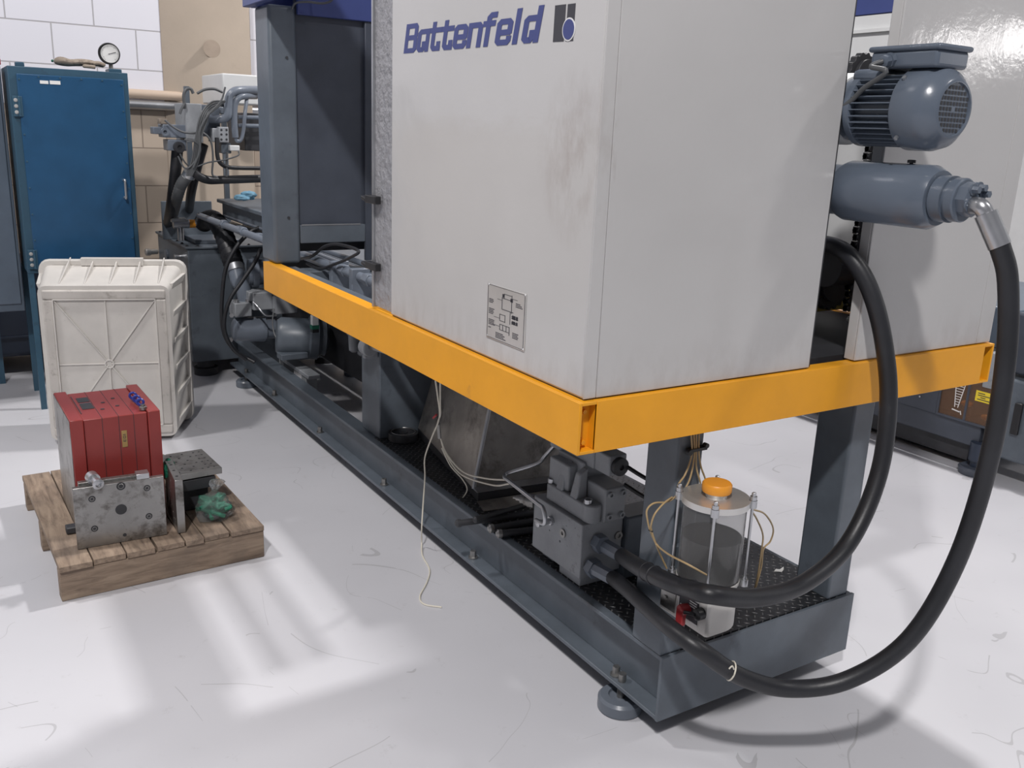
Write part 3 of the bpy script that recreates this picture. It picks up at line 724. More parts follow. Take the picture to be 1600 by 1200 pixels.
for sx in (-1, 1):
    for sy in (-1, 1):
        x, y = CXY[0]+.0585*sx, CXY[1]+.0585*sy
        q = MB().cyl((x, y, .520), (x, y, .733), .0034, n=10); q.lathe((x, y, .722), (0, 0, 1), [(0, .008), (.009, .008), (.009, .005), (.016, .005), (.018, .003)], 10)
        q.lathe((x, y, .705), (0, 0, 1), [(-.002, .0095), (.0165, .0095)], 12)
        q.lathe((x, y, .508), (0, 0, 1), [(0, .0095), (.016, .0095), (.016, .006), (.023, .006)], 10)
        q.build('tie_rod', 'zinc', lu)
ld = MB().box(-.0352, -.0332, -.138, -.075, .425, .482).build('rating_plate', 'ink_grey', lu)
q = MB()
q.box(-.0358, -.0352, -.140, -.073, .422, .426); q.box(-.0358, -.0352, -.140, -.073, .481, .485); q.box(-.0358, -.0352, -.076, -.073, .422, .485)
for i in range(3): q.box(-.0358, -.0352, -.104, -.080, .436+i*.008, .439+i*.008)
for i in range(3): q.box(-.0358, -.0352, -.134, -.110, .462+i*.006, .4645+i*.006)
q.build('plate_print', 'ink_white', ld, smooth=False)
MB().box(-.0350, -.0332, -.062, -.012, .418, .490).lathe((-.034, -.030, .445), (-1, 0, 0), [(0, .006), (.005, .005)], 12).build('side_plate', 'steel', lu)
q = MB().lathe((-.033, -.150, .462), (-1, 0, 0), [(0, .014), (.018, .014), (.020, .010)], 16); q.tube([(-.052, -.148, .462), (-.056, -.135, .460), (-.056, -.118, .454)], .0045, 8)
q.build('sensor_connector', 'black', lu)
MB().lathe((-.050, -.104, .452), (-1, .1, 0), [(-.018, .013), (.006, .014), (.010, .010)], 12).box(-.060, -.046, -.115, -.093, .415, .452).build('red_knob', 'redsign', lu, bev=.003)
q = MB()
pts = [[(0.025, 0.000, 0.839), (0.027, -0.006, 0.798), (0.022, -0.008, 0.772), (0.006, -0.012, 0.744), (-0.019, -0.020, 0.727), (-0.032, -0.028, 0.704), (-0.060, -0.030, 0.695), (-0.099, -0.030, 0.699), (-0.118, -0.030, 0.686), (-0.114, -0.030, 0.661), (-0.103, -0.030, 0.632), (-0.089, -0.040, 0.599), (-0.105, -0.100, 0.603), (-0.122, -0.180, 0.618), (-0.073, -0.190, 0.586)],
       [(0.033, -0.000, 0.838), (0.035, -0.006, 0.797), (0.033, -0.008, 0.766), (0.025, -0.010, 0.730), (0.010, -0.012, 0.706)],
       [(0.041, 0.000, 0.837), (0.041, -0.006, 0.796), (0.044, -0.008, 0.756), (0.057, -0.010, 0.722), (0.068, -0.010, 0.695)],
       [(0.050, 0.000, 0.835), (0.049, -0.006, 0.794), (0.060, -0.006, 0.756), (0.077, -0.005, 0.725), (0.091, -0.005, 0.698)],
       [(-0.045, -0.030, 0.704), (-0.077, -0.040, 0.699), (-0.106, -0.045, 0.681), (-0.110, -0.040, 0.655), (-0.103, -0.035, 0.633), (-0.083, -0.040, 0.585), (-0.055, -0.045, 0.532)],
       [(0.172, -0.080, 0.651), (0.240, -0.060, 0.618), (0.312, -0.030, 0.554), (0.332, -0.010, 0.505), (0.321, 0.000, 0.480), (0.356, 0.030, 0.409), (0.392, 0.070, 0.324), (0.473, 0.140, 0.257)],
       [(0.168, -0.080, 0.648), (0.212, -0.060, 0.612), (0.288, -0.020, 0.537), (0.314, 0.000, 0.478), (0.369, 0.050, 0.368), (0.462, 0.138, 0.257)]]
for p in pts: q.piece().tube(p, .0022, 8, 6)
q.build_each('grease_line', 'tan', lu)
MB().ring((-0.104, -0.033, 0.633), (.2, 0, 1), .0048, .0012, 14, 6).build('cable_tie', 'dark', lu)

# ------------------------------------------------------------------ stainless chute
ch = thing('parts_chute', (.3, 1.3, .2555), 'stained stainless steel chute with sloping sides standing on the checker plate', 'chute')
bx = [(.075, 1.10, .290), (.48, 1.06, .290), (.48, 1.80, .290), (.20, 1.80, .290)]
tp = [(.200, 1.18, .68), (.42, 1.16, .68), (.42, 1.70, .68), (.26, 1.70, .68)]
MB().hexa([(.072, 1.065, .2900), (.48, 1.025, .2900), (.48, 1.06, .2900), (.075, 1.10, .2900)], [(.072, 1.065, .293), (.48, 1.025, .293), (.48, 1.06, .300), (.075, 1.10, .300)]).build('front_sill', 'zinc', ch)
MB().hexa(bx, tp).build('hopper', 'stainless', ch, bev=.003)
MB().hexa([(x, y-(.035 if y < 1.5 else 0), .2565) for x, y, z in bx], [(x, y-(.035 if y < 1.5 else 0), .2895) for x, y, z in bx]).build('base_frame', 'dark', ch, bev=.002)
MB().tube([(.0765, 1.10, .292), (.202, 1.18, .68)], .007, 8, 0).build('corner_seam', 'zinc', ch)
MB().hexa([(.05, .98, .2565), (.50, .92, .2565), (.50, 1.02, .2565), (.07, 1.06, .2565)], [(.05, .98, .259), (.50, .92, .259), (.50, 1.02, .262), (.07, 1.06, .262)]).build('catch_tray', 'stainless', ch)
# loose bars on the deck
for i, (a, b, r) in enumerate((((-0.089, 0.914, 0.268), (0.219, 0.865, 0.268), .011), ((-0.014, 0.832, 0.268), (0.183, 0.812, 0.268), .012), ((-0.010, 0.786, 0.268), (0.163, 0.743, 0.268), .012), ((-0.047, 0.871, 0.290), (0.196, 0.904, 0.290), .009))):
    o = thing('steel_bar', a, '', 'bar', 'loose steel bars on the base deck')
    MB().cyl(a, b, r, n=14).build('shaft', 'dark', o)
    d_ = (Vector(b)-Vector(a)).normalized()
    MB().lathe(a, d_, [(-.006, r*.6), (0, r*1.25), (.012, r*1.25), (.012, r)], 14).build('collar', 'steel' if i in (1, 2) else 'dark', o)
    o['label'] = ['black bar lying furthest left on the deck edge by the chute', 'bar with bright collar between the chute and valve block', 'lowest bar with bright collar beside the valve block', 'thin dark bar lying on top of the other bars'][i]
# roller/bearing disc lying by the column
rd = thing('round_weight', (0.125, 1.782, 0.260), 'dark round disc lying on the deck beside the grey column', 'disc')
c_ = Vector((0.126, 1.785, 0.256))
MB().lathe(c_, (0, 0, 1), [(.001, .062), (.03, .062), (.034, .056), (.034, .045), (.028, .044), (.028, .02), (.034, .018), (.034, 0)], 36).build('disc', 'dark', rd)
MB().ring(c_+Vector((0, 0, .034)), (0, 0, 1), .050, .0015, 40, 6).build('disc_rim', 'steel', rd)

# ------------------------------------------------------------------ cream cable hanging down to the floor
wc = thing('sensor_cable', (-0.020, 1.196, 0.660), 'thin cream sensor cable hanging from the yellow rail and trailing on the floor', 'cable')
q = MB()
q.piece().tube([(-0.100, 1.066, 0.720), (-0.080, 1.084, 0.652), (-0.060, 1.106, 0.587), (-0.060, 1.119, 0.545), (-0.050, 1.174, 0.486), (-0.040, 1.251, 0.377), (-0.030, 1.268, 0.296), (-0.025, 1.290, 0.175), (-0.035, 1.278, 0.093), (-0.021, 1.305, 0.020), (-0.051, 1.237, 0.004), ((-0.077, 1.128, 0.003)), ((-0.128, 1.047, 0.003)), ((-0.192, 0.970, 0.003)), ((-0.202, 0.917, 0.003)), ((-0.161, 0.873, 0.003))], .0028, 8, 6)
q.piece().tube([(-0.080, 1.068, 0.704), (-0.070, 1.084, 0.628), (-0.060, 1.101, 0.582), (-0.050, 1.138, 0.534), (-0.030, 1.145, 0.469), (-0.010, 1.134, 0.418), (0.020, 1.071, 0.373), (0.030, 0.937, 0.396), (-0.015, 0.723, 0.474)], .0028, 8, 6)
q.piece().tube([(-0.050, 1.128, 0.537), (-0.030, 1.150, 0.476), (-0.010, 1.143, 0.415), (0.020, 1.084, 0.359), (0.030, 0.894, 0.388), (-0.012, 0.727, 0.460)], .0028, 8, 6)
q.piece().tube([(-0.030, 1.144, 0.446), (0.000, 1.132, 0.379), (0.030, 1.102, 0.337), (0.040, 1.081, 0.302), (0.050, 1.142, 0.237)], .0022, 8, 6)
q.build_each('cable', 'whitewire', wc)
MB().piece().cyl((0.050, 1.152, 0.238), (0.050, 1.170, 0.219), .006, n=10).piece().cyl((-0.055, 1.124, 0.543), (-0.040, 1.141, 0.485), .0065, n=8).build_each('cable_plug', 'steel', wc)
MB().cyl((-0.060, 1.129, 0.574), (-0.060, 1.152, 0.556), .004, n=8).build('pink_sleeve', 'redsign', wc)

# ------------------------------------------------------------------ hydraulic power pack behind the machine end
tk = thing('hydraulic_tank', (.1, 4.4, 0), 'slate grey hydraulic oil tank behind the machine with a flat bolted lid', 'tank')
MB().box(-.21, .75, 4.02, 4.86, .095, .775).build('tank_body', 'navy' if False else 'grey', tk, bev=.006)
MB().box(-.222, .76, 4.008, 4.87, .776, .790).build('tank_lid', 'grey', tk, bev=.003)
q = MB()
for i in range(7): q.piece().bolt((-.205, 4.05+i*.125, .790), (0, 0, 1), .007, .006)
for i in range(5): q.piece().bolt((-.15+i*.15, 4.025, .790), (0, 0, 1), .007, .006)
q.build_each('lid_bolt', 'dark', tk)
MB().box(-.14, .12, 4.12, 4.5, .790, .815).build('cover_flange', 'grey_lt', tk, bev=.004)
MB().box(-.265, .035, 4.40, 4.42, .79, 1.02).build('upright_plate', 'grey', tk, bev=.003)
for x in (-.12, .65):
    for y in (4.1, 4.78): MB().lathe((x, y, 0), (0, 0, 1), [(0, .07), (.045, .07), (.05, .05), (.096, .05)], 28).build('tank_foot', 'dark', tk)
MB().lathe((-0.211, 4.576, 0.672), (-1, 0, 0), [(0, .035), (.012, .035), (.014, .028), (.014, .0)], 20).build('sight_cap', 'grey_lt', tk)
MB().lathe((-0.211, 4.191, 0.714), (-1, 0, 0), [(0, .010), (.03, .010), (.03, .014), (.04, .014)], 8).build('drain_tap', 'zinc', tk)
MB().lathe((-0.212, 4.891, 0.652), (-1, -.2, 0), [(0, .018), (.05, .018), (.05, .024), (.075, .024), (.08, .018)], 14).build('breather', 'alu', tk)
vs = thing('tank_valve', (-0.199, 4.100, 0.839), 'chrome ball valve with orange ring on top of the oil tank', 'valve')
a_ = Vector((-0.245, 4.100, 0.914)); 
MB().cyl(a_+Vector((-.02, 0, 0)), a_+Vector((.07, 0, 0)), .026, n=16).cyl(a_+Vector((.02, 0, 0)), (a_.x+.02, a_.y, .816), .018, n=12).box(a_.x-.03, a_.x+.05, a_.y-.02, a_.y+.02, a_.z+.01, a_.z+.035).build('valve_body', 'zinc', vs, bev=.003)
MB().cyl(a_+Vector((.07, 0, 0)), a_+Vector((.125, 0, .0)), .024, n=18).build('ring', 'orange', vs)
MB().cyl(a_+Vector((.125, 0, 0)), a_+Vector((.16, 0, .0)), .030, n=10).build('union_nut', 'steel', vs)

sh = thing('suction_hose', (-0.097, 3.700, 0.881), 'ribbed black suction hose arching over the tank edge to the pump elbow', 'hose')
P_ = [(a_.x+.15, 4.1, a_.z), (-0.089, 4.050, 0.935), (-0.073, 3.950, 0.952), (-0.069, 3.800, 0.920), (-0.079, 3.650, 0.859), (-0.095, 3.500, 0.794), (-0.093, 3.450, 0.745)]
cs = catmull(P_, 6); q = MB(); q.tube(cs, .047, 18, 0, ribs=.17); q.build('ribbed_hose', 'rubber', sh)
MB().cyl((-0.093, 3.460, 0.758), (-0.090, 3.440, 0.726), .050, n=20).build('hose_clamp', 'zinc', sh)
pu = thing('hydraulic_pump', (-0.024, 3.400, 0.390), 'grey hydraulic pump and valve stack beside the oil tank', 'pump')
MB().tube([(-0.093, 3.440, 0.733), (-0.087, 3.420, 0.680), (-0.067, 3.400, 0.634), (-0.055, 3.400, 0.570)], .040, 18, 5).build('elbow', 'hydr', pu)
MB().lathe((-0.022, 3.450, 0.718), (1, -.15, 0), [(0, .07), (.02, .07), (.02, .085), (.05, .085), (.05, .07), (.12, .07)], 32).build('flange', 'hydr', pu)
MB().lathe((-0.131, 3.400, 0.417), (1, 0, -.05), [(0, .045), (.01, .060), (.04, .066), (.17, .070), (.17, .055), (.24, .055)], 28).build('pump_casing', 'hydr', pu)
c1 = (-0.088, 3.400, 0.537); c2 = (0.012, 3.380, 0.583); c3 = (0.110, 3.300, 0.556)
q = MB(); q.box(c1[0]-.045, c1[0]+.045, 3.33, 3.45, c1[2]-.04, c1[2]+.035); q.box(c2[0]-.055, c2[0]+.05, 3.30, 3.44, c2[2]-.05, c2[2]+.045); q.box(c2[0]-.075, c2[0]-.02, 3.31, 3.40, c2[2]-.0, c2[2]+.05)
q.box(c3[0]-.05, c3[0]+.07, 3.24, 3.38, c3[2]-.04, c3[2]+.05)
q.build('valve_stack', 'cast', pu, bev=.005)
q = MB()
for (x, z) in ((c1[0]-.03, c1[2]+.035), (c1[0]+.03, c1[2]+.035)): q.piece().lathe((x, 3.35, z), (0, 0, 1), [(0, .014), (.016, .014)], 12)
q.piece().lathe((-0.152, 3.330, 0.512), (-.3, -1, 0), [(0, .012), (.02, .012)], 6); q.piece().lathe((-0.161, 3.330, 0.381), (-.3, -1, 0), [(0, .012), (.02, .012)], 6)
q.build_each('screw', 'zinc', pu)
MB().tube([(-0.049, 3.280, 0.584), (-0.034, 3.240, 0.562), (-0.014, 3.220, 0.530), (0.013, 3.220, 0.515), (0.055, 3.220, 0.515)], .005, 8).build('steel_pipe', 'zinc', pu)
MB().tube([(0.036, 3.200, 0.558), (0.020, 3.180, 0.484), (0.023, 3.150, 0.421), (0.046, 3.120, 0.387), (0.095, 3.100, 0.373), (0.155, 3.050, 0.413), (0.180, 3.000, 0.473)], .004, 8).build('sensor_wire', 'cable', pu)
pm = thing('pump_motor', (0.110, 3.100, 0.441), 'large dark grey electric motor lying in shade under the yellow rail', 'motor')
m0 = Vector((0.014, 3.100, 0.432)); 
MB().lathe(m0, (1, -.25, -.08), [(0, .085), (.02, .10), (.16, .10), (.17, .115), (.21, .115), (.23, .09)], 36).build('motor_body', 'grey', pm)
q = MB(); d_ = Vector((1, -.25, -.08)).normalized()
q.box(m0.x-.02, m0.x+.12, m0.y-.14, m0.y-.06, m0.z-.10, m0.z-.07)
q.build('motor_foot', 'grey', pm, bev=.003)
MB().lathe(m0+d_*.23, d_, [(0, .09), (.02, .095), (.03, .08), (.03, 0)], 30).build('fan_cowl', 'grey', pm)
cn = Vector((0.131, 2.850, 0.527))
tg = MB().box(cn.x-.016, cn.x+.016, 2.83, 2.86, cn.z+.005, cn.z+.055).build('cable_plug', 'paper', None, bev=.002)
tag(tg, 'white sensor plug with green band hanging below the yellow rail', 'plug')
MB().box(cn.x-.018, cn.x+.018, 2.828, 2.862, cn.z-.014, cn.z+.005).build('green_band', 'green', tg)
MB().box(cn.x-.017, cn.x+.017, 2.829, 2.861, cn.z-.032, cn.z-.014).build('plug_base', 'black', tg)
WL[tg.name] = Vector((0, 0, 0))
fb = thing('filter_bowl', (0.255, 2.600, 0.467), 'small grey filter bowls hanging behind the grey column', 'filter')
for px_ in ((0.241, 2.600, 0.436), (0.285, 2.600, 0.413)):
    MB().lathe(px_, (0, 0, 1), [(0, .012), (.01, .024), (.09, .028), (.09, .034), (.16, .034)], 18).build('bowl', 'cast', fb)
bk = thing('mounting_bracket', (0.270, 3.268, 0.100), 'grey steel support bracket standing inside the base frame', 'bracket')
a_ = Vector((0.090, 2.874, 0.254)); b_ = Vector((0.090, 3.242, 0.271))
MB().box(.085, .15, a_.y-.05, b_.y+.05, a_.z+.0, a_.z+.022).build('top_plate', 'cast', bk, bev=.003)
MB().box(.09, .15, a_.y, a_.y+.07, .012, a_.z).build('leg', 'cast', bk, bev=.003)
MB().box(.09, .15, b_.y, b_.y+.07, .012, a_.z).build('leg', 'cast', bk, bev=.003)
MB().box(.07, .20, a_.y-.06, a_.y+.10, .0, .012).build('foot_plate', 'cast', bk, bev=.003)
lc = thing('looped_cables', (-0.192, 3.300, 0.562), 'two black cables looping down beside the oil tank', 'cable')
q = MB()
q.piece().tube([(-0.011, 3.200, 0.988), (-0.071, 3.200, 0.963), (-0.146, 3.200, 0.891), (-0.206, 3.200, 0.779), (-0.231, 3.200, 0.632), (-0.237, 3.200, 0.499), (-0.218, 3.200, 0.413), (-0.168, 3.200, 0.340), (-0.091, 3.150, 0.289)], .0105, 10)
q.piece().tube([(-0.037, 3.150, 0.884), (-0.072, 3.150, 0.813), (-0.141, 3.150, 0.718), (-0.202, 3.150, 0.635), (-0.235, 3.150, 0.542), (-0.236, 3.150, 0.458), (-0.200, 3.150, 0.371), (-0.134, 3.150, 0.307)], .0105, 10)
q.build_each('cable_loop', 'rubber', lc)

# ------------------------------------------------------------------ injection side valve cluster above the tank
vc = thing('valve_manifold', (-0.145, 3.600, 1.498), 'cluster of grey hydraulic valves and pipes above the oil tank', 'valve manifold')
yv = 3.6
def ybox(name, mat, px, y, d, par, bev=.004):
    """box with front corners a (top left) and b (bottom right) at depth y, going d back"""
    a, b = px
    return MB().box(min(a[0], b[0]), max(a[0], b[0]), y, y+d, min(a[2], b[2]), max(a[2], b[2])).build(name, mat, par, bev=bev)
ybox('manifold', 'cast', ((-0.274, 3.600, 1.585), (-0.190, 3.600, 1.389)), 3.6, .25, vc)
ybox('manifold', 'grey_lt', ((-0.186, 3.660, 1.583), (-0.083, 3.660, 1.420)), 3.66, .25, vc)
ybox('side_valve', 'hydr', ((-0.387, 3.620, 1.475), (-0.256, 3.620, 1.409)), 3.62, .12, vc)
ybox('side_valve', 'hydr', ((-0.366, 3.620, 1.399), (-0.273, 3.620, 1.343)), 3.62, .12, vc)
ybox('valve_nose', 'hydr', ((-0.431, 3.640, 1.460), (-0.380, 3.640, 1.424)), 3.64, .08, vc)
ybox('connector', 'leather', ((-0.401, 3.620, 1.503), (-0.359, 3.620, 1.476)), 3.62, .06, vc)
MB().lathe((-0.316, 3.610, 1.362), (0, -1, 0), [(0, .028), (.03, .028), (.03, .012), (.02, .012), (.02, 0)], 20).build('adjusting_knob', 'dark', vc)
MB().lathe((-0.382, 3.610, 1.437), (0, -1, 0), [(0, .020), (.02, .020), (.02, .009), (.008, .009), (.008, 0)], 20).build('plug', 'hydr', vc)
ybox('motor_block', 'dark', ((0.071, 3.750, 1.552), (0.175, 3.750, 1.349)), 3.75, .35, vc)
hp = ybox('port_plate', 'cast', ((-0.112, 3.580, 1.473), (-0.061, 3.580, 1.393)), 3.58, .05, vc)
q = MB()
for a in ((-0.099, 3.580, 1.457), (-0.072, 3.580, 1.458), (-0.100, 3.580, 1.434), (-0.073, 3.580, 1.435), (-0.101, 3.580, 1.408), (-0.074, 3.580, 1.409)): q.lathe(a, (0, -1, 0), [(0, .006), (.001, .006)], 10)
q.build('port_holes', 'dark', hp)
ybox('valve_body', 'cast', ((-0.140, 3.600, 1.465), (-0.107, 3.600, 1.394)), 3.6, .10, vc)
ybox('valve_body', 'grey', ((-0.097, 3.600, 1.391), (-0.045, 3.600, 1.336)), 3.6, .08, vc)
ybox('white_connector', 'offwhite', ((-0.061, 3.570, 1.380), (-0.008, 3.570, 1.351)), 3.57, .06, vc)
ybox('valve_body', 'grey_lt', ((-0.130, 3.700, 1.576), (-0.050, 3.700, 1.540)), 3.7, .15, vc)
q = MB()
q.piece().tube([(-0.148, 3.640, 1.510), (-0.089, 3.620, 1.513), (-0.060, 3.600, 1.527), (-0.052, 3.600, 1.573), (-0.046, 3.600, 1.625), (-0.018, 3.600, 1.656), (0.035, 3.620, 1.666), (0.170, 3.700, 1.675)], .022, 16)
q.piece().tube([(-0.021, 3.600, 1.420), (-0.024, 3.600, 1.502), (-0.018, 3.600, 1.585), (0.004, 3.600, 1.625), (0.051, 3.620, 1.637), (0.127, 3.700, 1.642)], .017, 14)
q.piece().tube([(-0.021, 3.600, 1.430), (-0.015, 3.600, 1.404), (0.006, 3.600, 1.408), (0.022, 3.600, 1.455), (0.036, 3.600, 1.554), (0.061, 3.640, 1.638)], .010, 12)
q.piece().tube([(0.003, 3.620, 1.526), (0.141, 3.620, 1.529)], .011, 12, 0); q.piece().tube([(0.001, 3.620, 1.483), (0.140, 3.620, 1.485)], .011, 12, 0)
q.build_each('pipe', 'hydr', vc)
q = MB()
q.piece().tube([(-0.280, 3.580, 1.556), (-0.283, 3.580, 1.619), (-0.269, 3.580, 1.651), (-0.246, 3.580, 1.656), (-0.234, 3.580, 1.634)], .008, 10)
q.piece().tube([(-0.210, 3.600, 1.636), (-0.170, 3.600, 1.657), (-0.121, 3.600, 1.663), (-0.079, 3.600, 1.649)], .007, 10)
q.piece().tube([(-0.283, 3.560, 1.584), (-0.301, 3.560, 1.555), (-0.311, 3.560, 1.529)], .007, 8)
for i in range(5):
    q.piece().tube([(-0.080, 3.550, 1.604), (Vector((-0.153, 3.550, 1.594))+Vector((0, 0, -.012*i))), (Vector((-0.211, 3.540, 1.528))+Vector((.010*i, 0, 0))), (Vector((-0.242, 3.540, 1.415))+Vector((.007*i, 0, 0))), (Vector((-0.267, 3.540, 1.301))+Vector((.008*i, 0, 0))), (Vector((-0.298, 3.540, 1.219))+Vector((.006*i, 0, 0)))], .0048, 8)
q.piece().tube([(-0.382, 3.580, 1.495), (-0.350, 3.560, 1.465), (-0.306, 3.550, 1.441), (-0.258, 3.550, 1.436), (-0.200, 3.550, 1.438), (-0.163, 3.550, 1.394), (-0.157, 3.550, 1.309), (-0.164, 3.550, 1.230), (-0.138, 3.550, 1.214)], .0055, 8)
q.piece().tube([(-0.322, 3.560, 1.331), (-0.298, 3.550, 1.284), (-0.261, 3.550, 1.262), (-0.184, 3.550, 1.289), (-0.100, 3.550, 1.304), (-0.025, 3.550, 1.329), (-0.018, 3.560, 1.352)], .004, 8)
q.piece().tube([(-0.079, 3.560, 1.344), (-0.085, 3.560, 1.277), (-0.088, 3.560, 1.217)], .006, 8)
q.piece().tube([(-0.085, 3.520, 1.673), (-0.111, 3.520, 1.602), (-0.180, 3.520, 1.529), (-0.226, 3.520, 1.448), (-0.231, 3.520, 1.351), (-0.268, 3.520, 1.263)], .005, 8)
q.piece().tube([(-0.300, 3.540, 1.403), (-0.246, 3.530, 1.392), (-0.225, 3.530, 1.348), (-0.271, 3.530, 1.276), (-0.310, 3.530, 1.262), (-0.339, 3.530, 1.319)], .0045, 8)
q.build_each('wire', 'cable', vc)
q = MB()
q.piece().tube([(-0.127, 3.570, 1.417), (-0.130, 3.560, 1.319), (-0.105, 3.560, 1.277), (-0.043, 3.580, 1.263), (0.141, 3.650, 1.259)], .011, 12)
q.piece().tube([(-0.269, 3.570, 1.261), (-0.238, 3.570, 1.222), (-0.181, 3.580, 1.198), (-0.092, 3.600, 1.198), (0.155, 3.700, 1.201)], .022, 14)
q.build_each('black_hose', 'rubber', vc)
dh = thing('drain_hoses', (-0.306, 3.700, 1.126), 'bundle of dark drain hoses dropping from the valve cluster to the tank', 'hose')
q = MB()
q.piece().tube([(-0.304, 3.700, 1.340), (-0.316, 3.720, 1.225), (-0.309, 3.900, 1.041), (-0.215, 4.500, 0.865)], .030, 12)
q.piece().tube([(-0.154, 3.750, 1.375), (-0.183, 3.800, 1.250), (-0.175, 4.000, 1.104), (-0.074, 4.550, 0.926)], .026, 12)
q.build_each('flat_hose', 'rubber', dh)
MB().tube([(-0.266, 3.620, 1.225), (-0.300, 3.660, 1.169), (-0.301, 3.800, 1.077), (-0.205, 4.430, 0.899)], .030, 14, 12, ribs=.04).build('ribbed_hose', 'cable', dh)
MB().cyl((-0.262, 3.620, 1.232), (-0.271, 3.630, 1.211), .035, n=16).build('hose_clamp', 'zinc', dh)
hs = thing('control_housing', (0.189, 4.300, 1.652), 'off-white sheet metal housing behind the valve cluster', 'housing')
for x_ in (-.06, .16): MB().box(x_, x_+.03, 4.55, 4.58, .792, 1.70).build('support_leg', 'grey', hs)
ho = ybox('housing', 'offwhite', ((0.107, 4.300, 1.779), (0.383, 4.300, 1.606)), 4.3, .5, hs, .008)
rg = MB().ball((-0.049, 3.300, 1.139), .045, .04, .022, 18, .30).ball((-0.088, 3.280, 1.128), .045, .035, .014, 16, .32).build('cleaning_cloth', 'lightblue', None, sub=1)
tag(rg, 'crumpled pale blue cloth left on the dark slide bed', 'cloth')

# ------------------------------------------------------------------ blue cabinet on legs
cb = thing('electrical_cabinet', (-.80, 3.9, 0), 'blue steel cabinet on legs with a screwed door and bar handle', 'cabinet')
x0, x1, yf, zb, zt = -1.068, -.528, 3.69, .72, 1.718
MB().box(x0, x1, yf, yf+.42, zb, zt).build('cabinet_body', 'tealframe', cb, bev=.003)
for x in (x0, x1-.028):
    for y in (yf, yf+.39): MB().box(x, x+.028, y, y+.028, 0, zb).build('leg', 'tealframe', cb)
dr = MB().box(x0+.036, x1-.024, yf-.012, yf-.001, zb+.02, zt-.034).build('door', 'tealblue', cb, bev=.003)
q = MB()
for i in range(8):
    z = zb+.04+i*(zt-zb-.10)/7
    q.piece().lathe((x0+.046, yf-.012, z), (0, -1, 0), [(0, .005), (.003, .004)], 8); q.piece().lathe((x1-.034, yf-.012, z), (0, -1, 0), [(0, .005), (.003, .004)], 8)
for i in range(1, 5): q.piece().lathe((x0+.036+i*.095, yf-.012, zt-.044), (0, -1, 0), [(0, .005), (.003, .004)], 8)
q.build_each('door_screw', 'tealframe', dr)
MB().tube([(x1-.058, yf-.012, 1.185), (x1-.056, yf-.040, 1.19), (x1-.056, yf-.042, 1.17), (x1-.056, yf-.042, 1.11), (x1-.056, yf-.040, 1.095), (x1-.058, yf-.012, 1.10)], .006, 10, 4).build('handle', 'zinc', dr)
q = MB(); q.box(x0+.135, x0+.172, yf-.0135, yf-.012, zt-.075, zt-.060); q.box(x0+.178, x0+.225, yf-.0135, yf-.012, zt-.075, zt-.058)
q.build('label_remains', 'paper', dr)
for z in (1.54, .80):
    h_ = MB().box(x0+.008, x0+.050, yf-.018, yf-.001, z-.055, z+.04).cyl((x0+.036, yf-.02, z-.055), (x0+.036, yf-.02, z+.04), .006, n=10).build('hinge', 'tealframe', cb, bev=.001)
    q = MB()
    for i in range(3): q.piece().bolt((x0+.022, yf-.018, z-.035+i*.028), (0, -1, 0), .006, .005)
    q.build_each('hinge_screw', 'alu', h_)
MB().box(x0+.04, x0+.08, yf+.05, yf+.09, zt, zt+.022).build('lifting_block', 'tealframe', cb, bev=.004)
MB().box(x1-.08, x1-.02, yf+.04, yf+.16, zt, zt+.018).build('gauge_block', 'tealframe', cb, bev=.003)
ga = thing('pressure_gauge', (-0.597, 3.780, 1.761), 'round dial pressure gauge standing on the blue cabinet', 'gauge')
g0 = Vector((-0.590, 3.780, 1.810))
MB().lathe(g0+Vector((0, .03, 0)), (-.15, -1, 0), [(0, .045), (.006, .052), (.050, .052), (.052, .048), (.046, .046), (.046, .0)], 40).build('gauge_case', 'black', ga)
MB().lathe(g0+Vector((-.0022, -.0155, 0)), (-.15, -1, 0), [(-.001, .044), (.001, .044)], 36).build('dial', 'paper', ga, smooth=False)
q = MB()
u_ = Vector((1, -.15, 0)).normalized()
for i in range(28):
    a = math.radians(-50+280*i/27); r0 = .036 if i % 5 else .032
    d_ = u_*math.cos(a)+Vector((0, 0, 1))*math.sin(a); c_ = g0+Vector((-.0030, -.0178, 0))
    q.tube([c_+d_*r0, c_+d_*.041], .0006, 4, 0)
q.tube([c_-u_*.008-Vector((0, 0, .003)), c_+u_*.028+Vector((0, 0, .008))], .0012, 6, 0)
q.build('dial_marks', 'ink_grey', ga, smooth=False)
MB().cyl((g0.x, g0.y, zt+.018), (g0.x, g0.y, g0.z-.05), .010, n=8).build('gauge_stem', 'steel', ga)
gl = thing('work_glove', (-0.744, 3.780, 1.738), 'dirty beige work gloves lying on top of the blue cabinet', 'gloves')
q = MB()
gy = 3.78
def G3(px_, dz=0): return Vector(px_)+Vector((0, 0, dz))
q.rings([[G3(c)+Vector((0, math.cos(2*PI*j/12)*ry, math.sin(2*PI*j/12)*rz*1.35)) for j in range(12)] for c  , ry, rz in
    (((-0.853, 3.780, 1.755), .018, .008), ((-0.836, 3.780, 1.759), .035, .016), ((-0.807, 3.780, 1.758), .042, .018), ((-0.779, 3.780, 1.751), .036, .012), ((-0.743, 3.780, 1.759), .042, .014), ((-0.705, 3.780, 1.759), .045, .013), ((-0.675, 3.780, 1.758), .040, .012), ((-0.660, 3.780, 1.756), .03, .008))])
for i, (a, b) in enumerate(((-.030, .0), (-.010, .004), (.012, .002), (.030, -.002))):
    s_ = Vector((-0.678, 3.780, 1.755)); q.tube([s_+Vector((0, a, b)), s_+Vector((.03, a*1.2, b+.002)), s_+Vector((.055+.006*(i % 2), a*1.4, -.004))], .010, 8, 4)
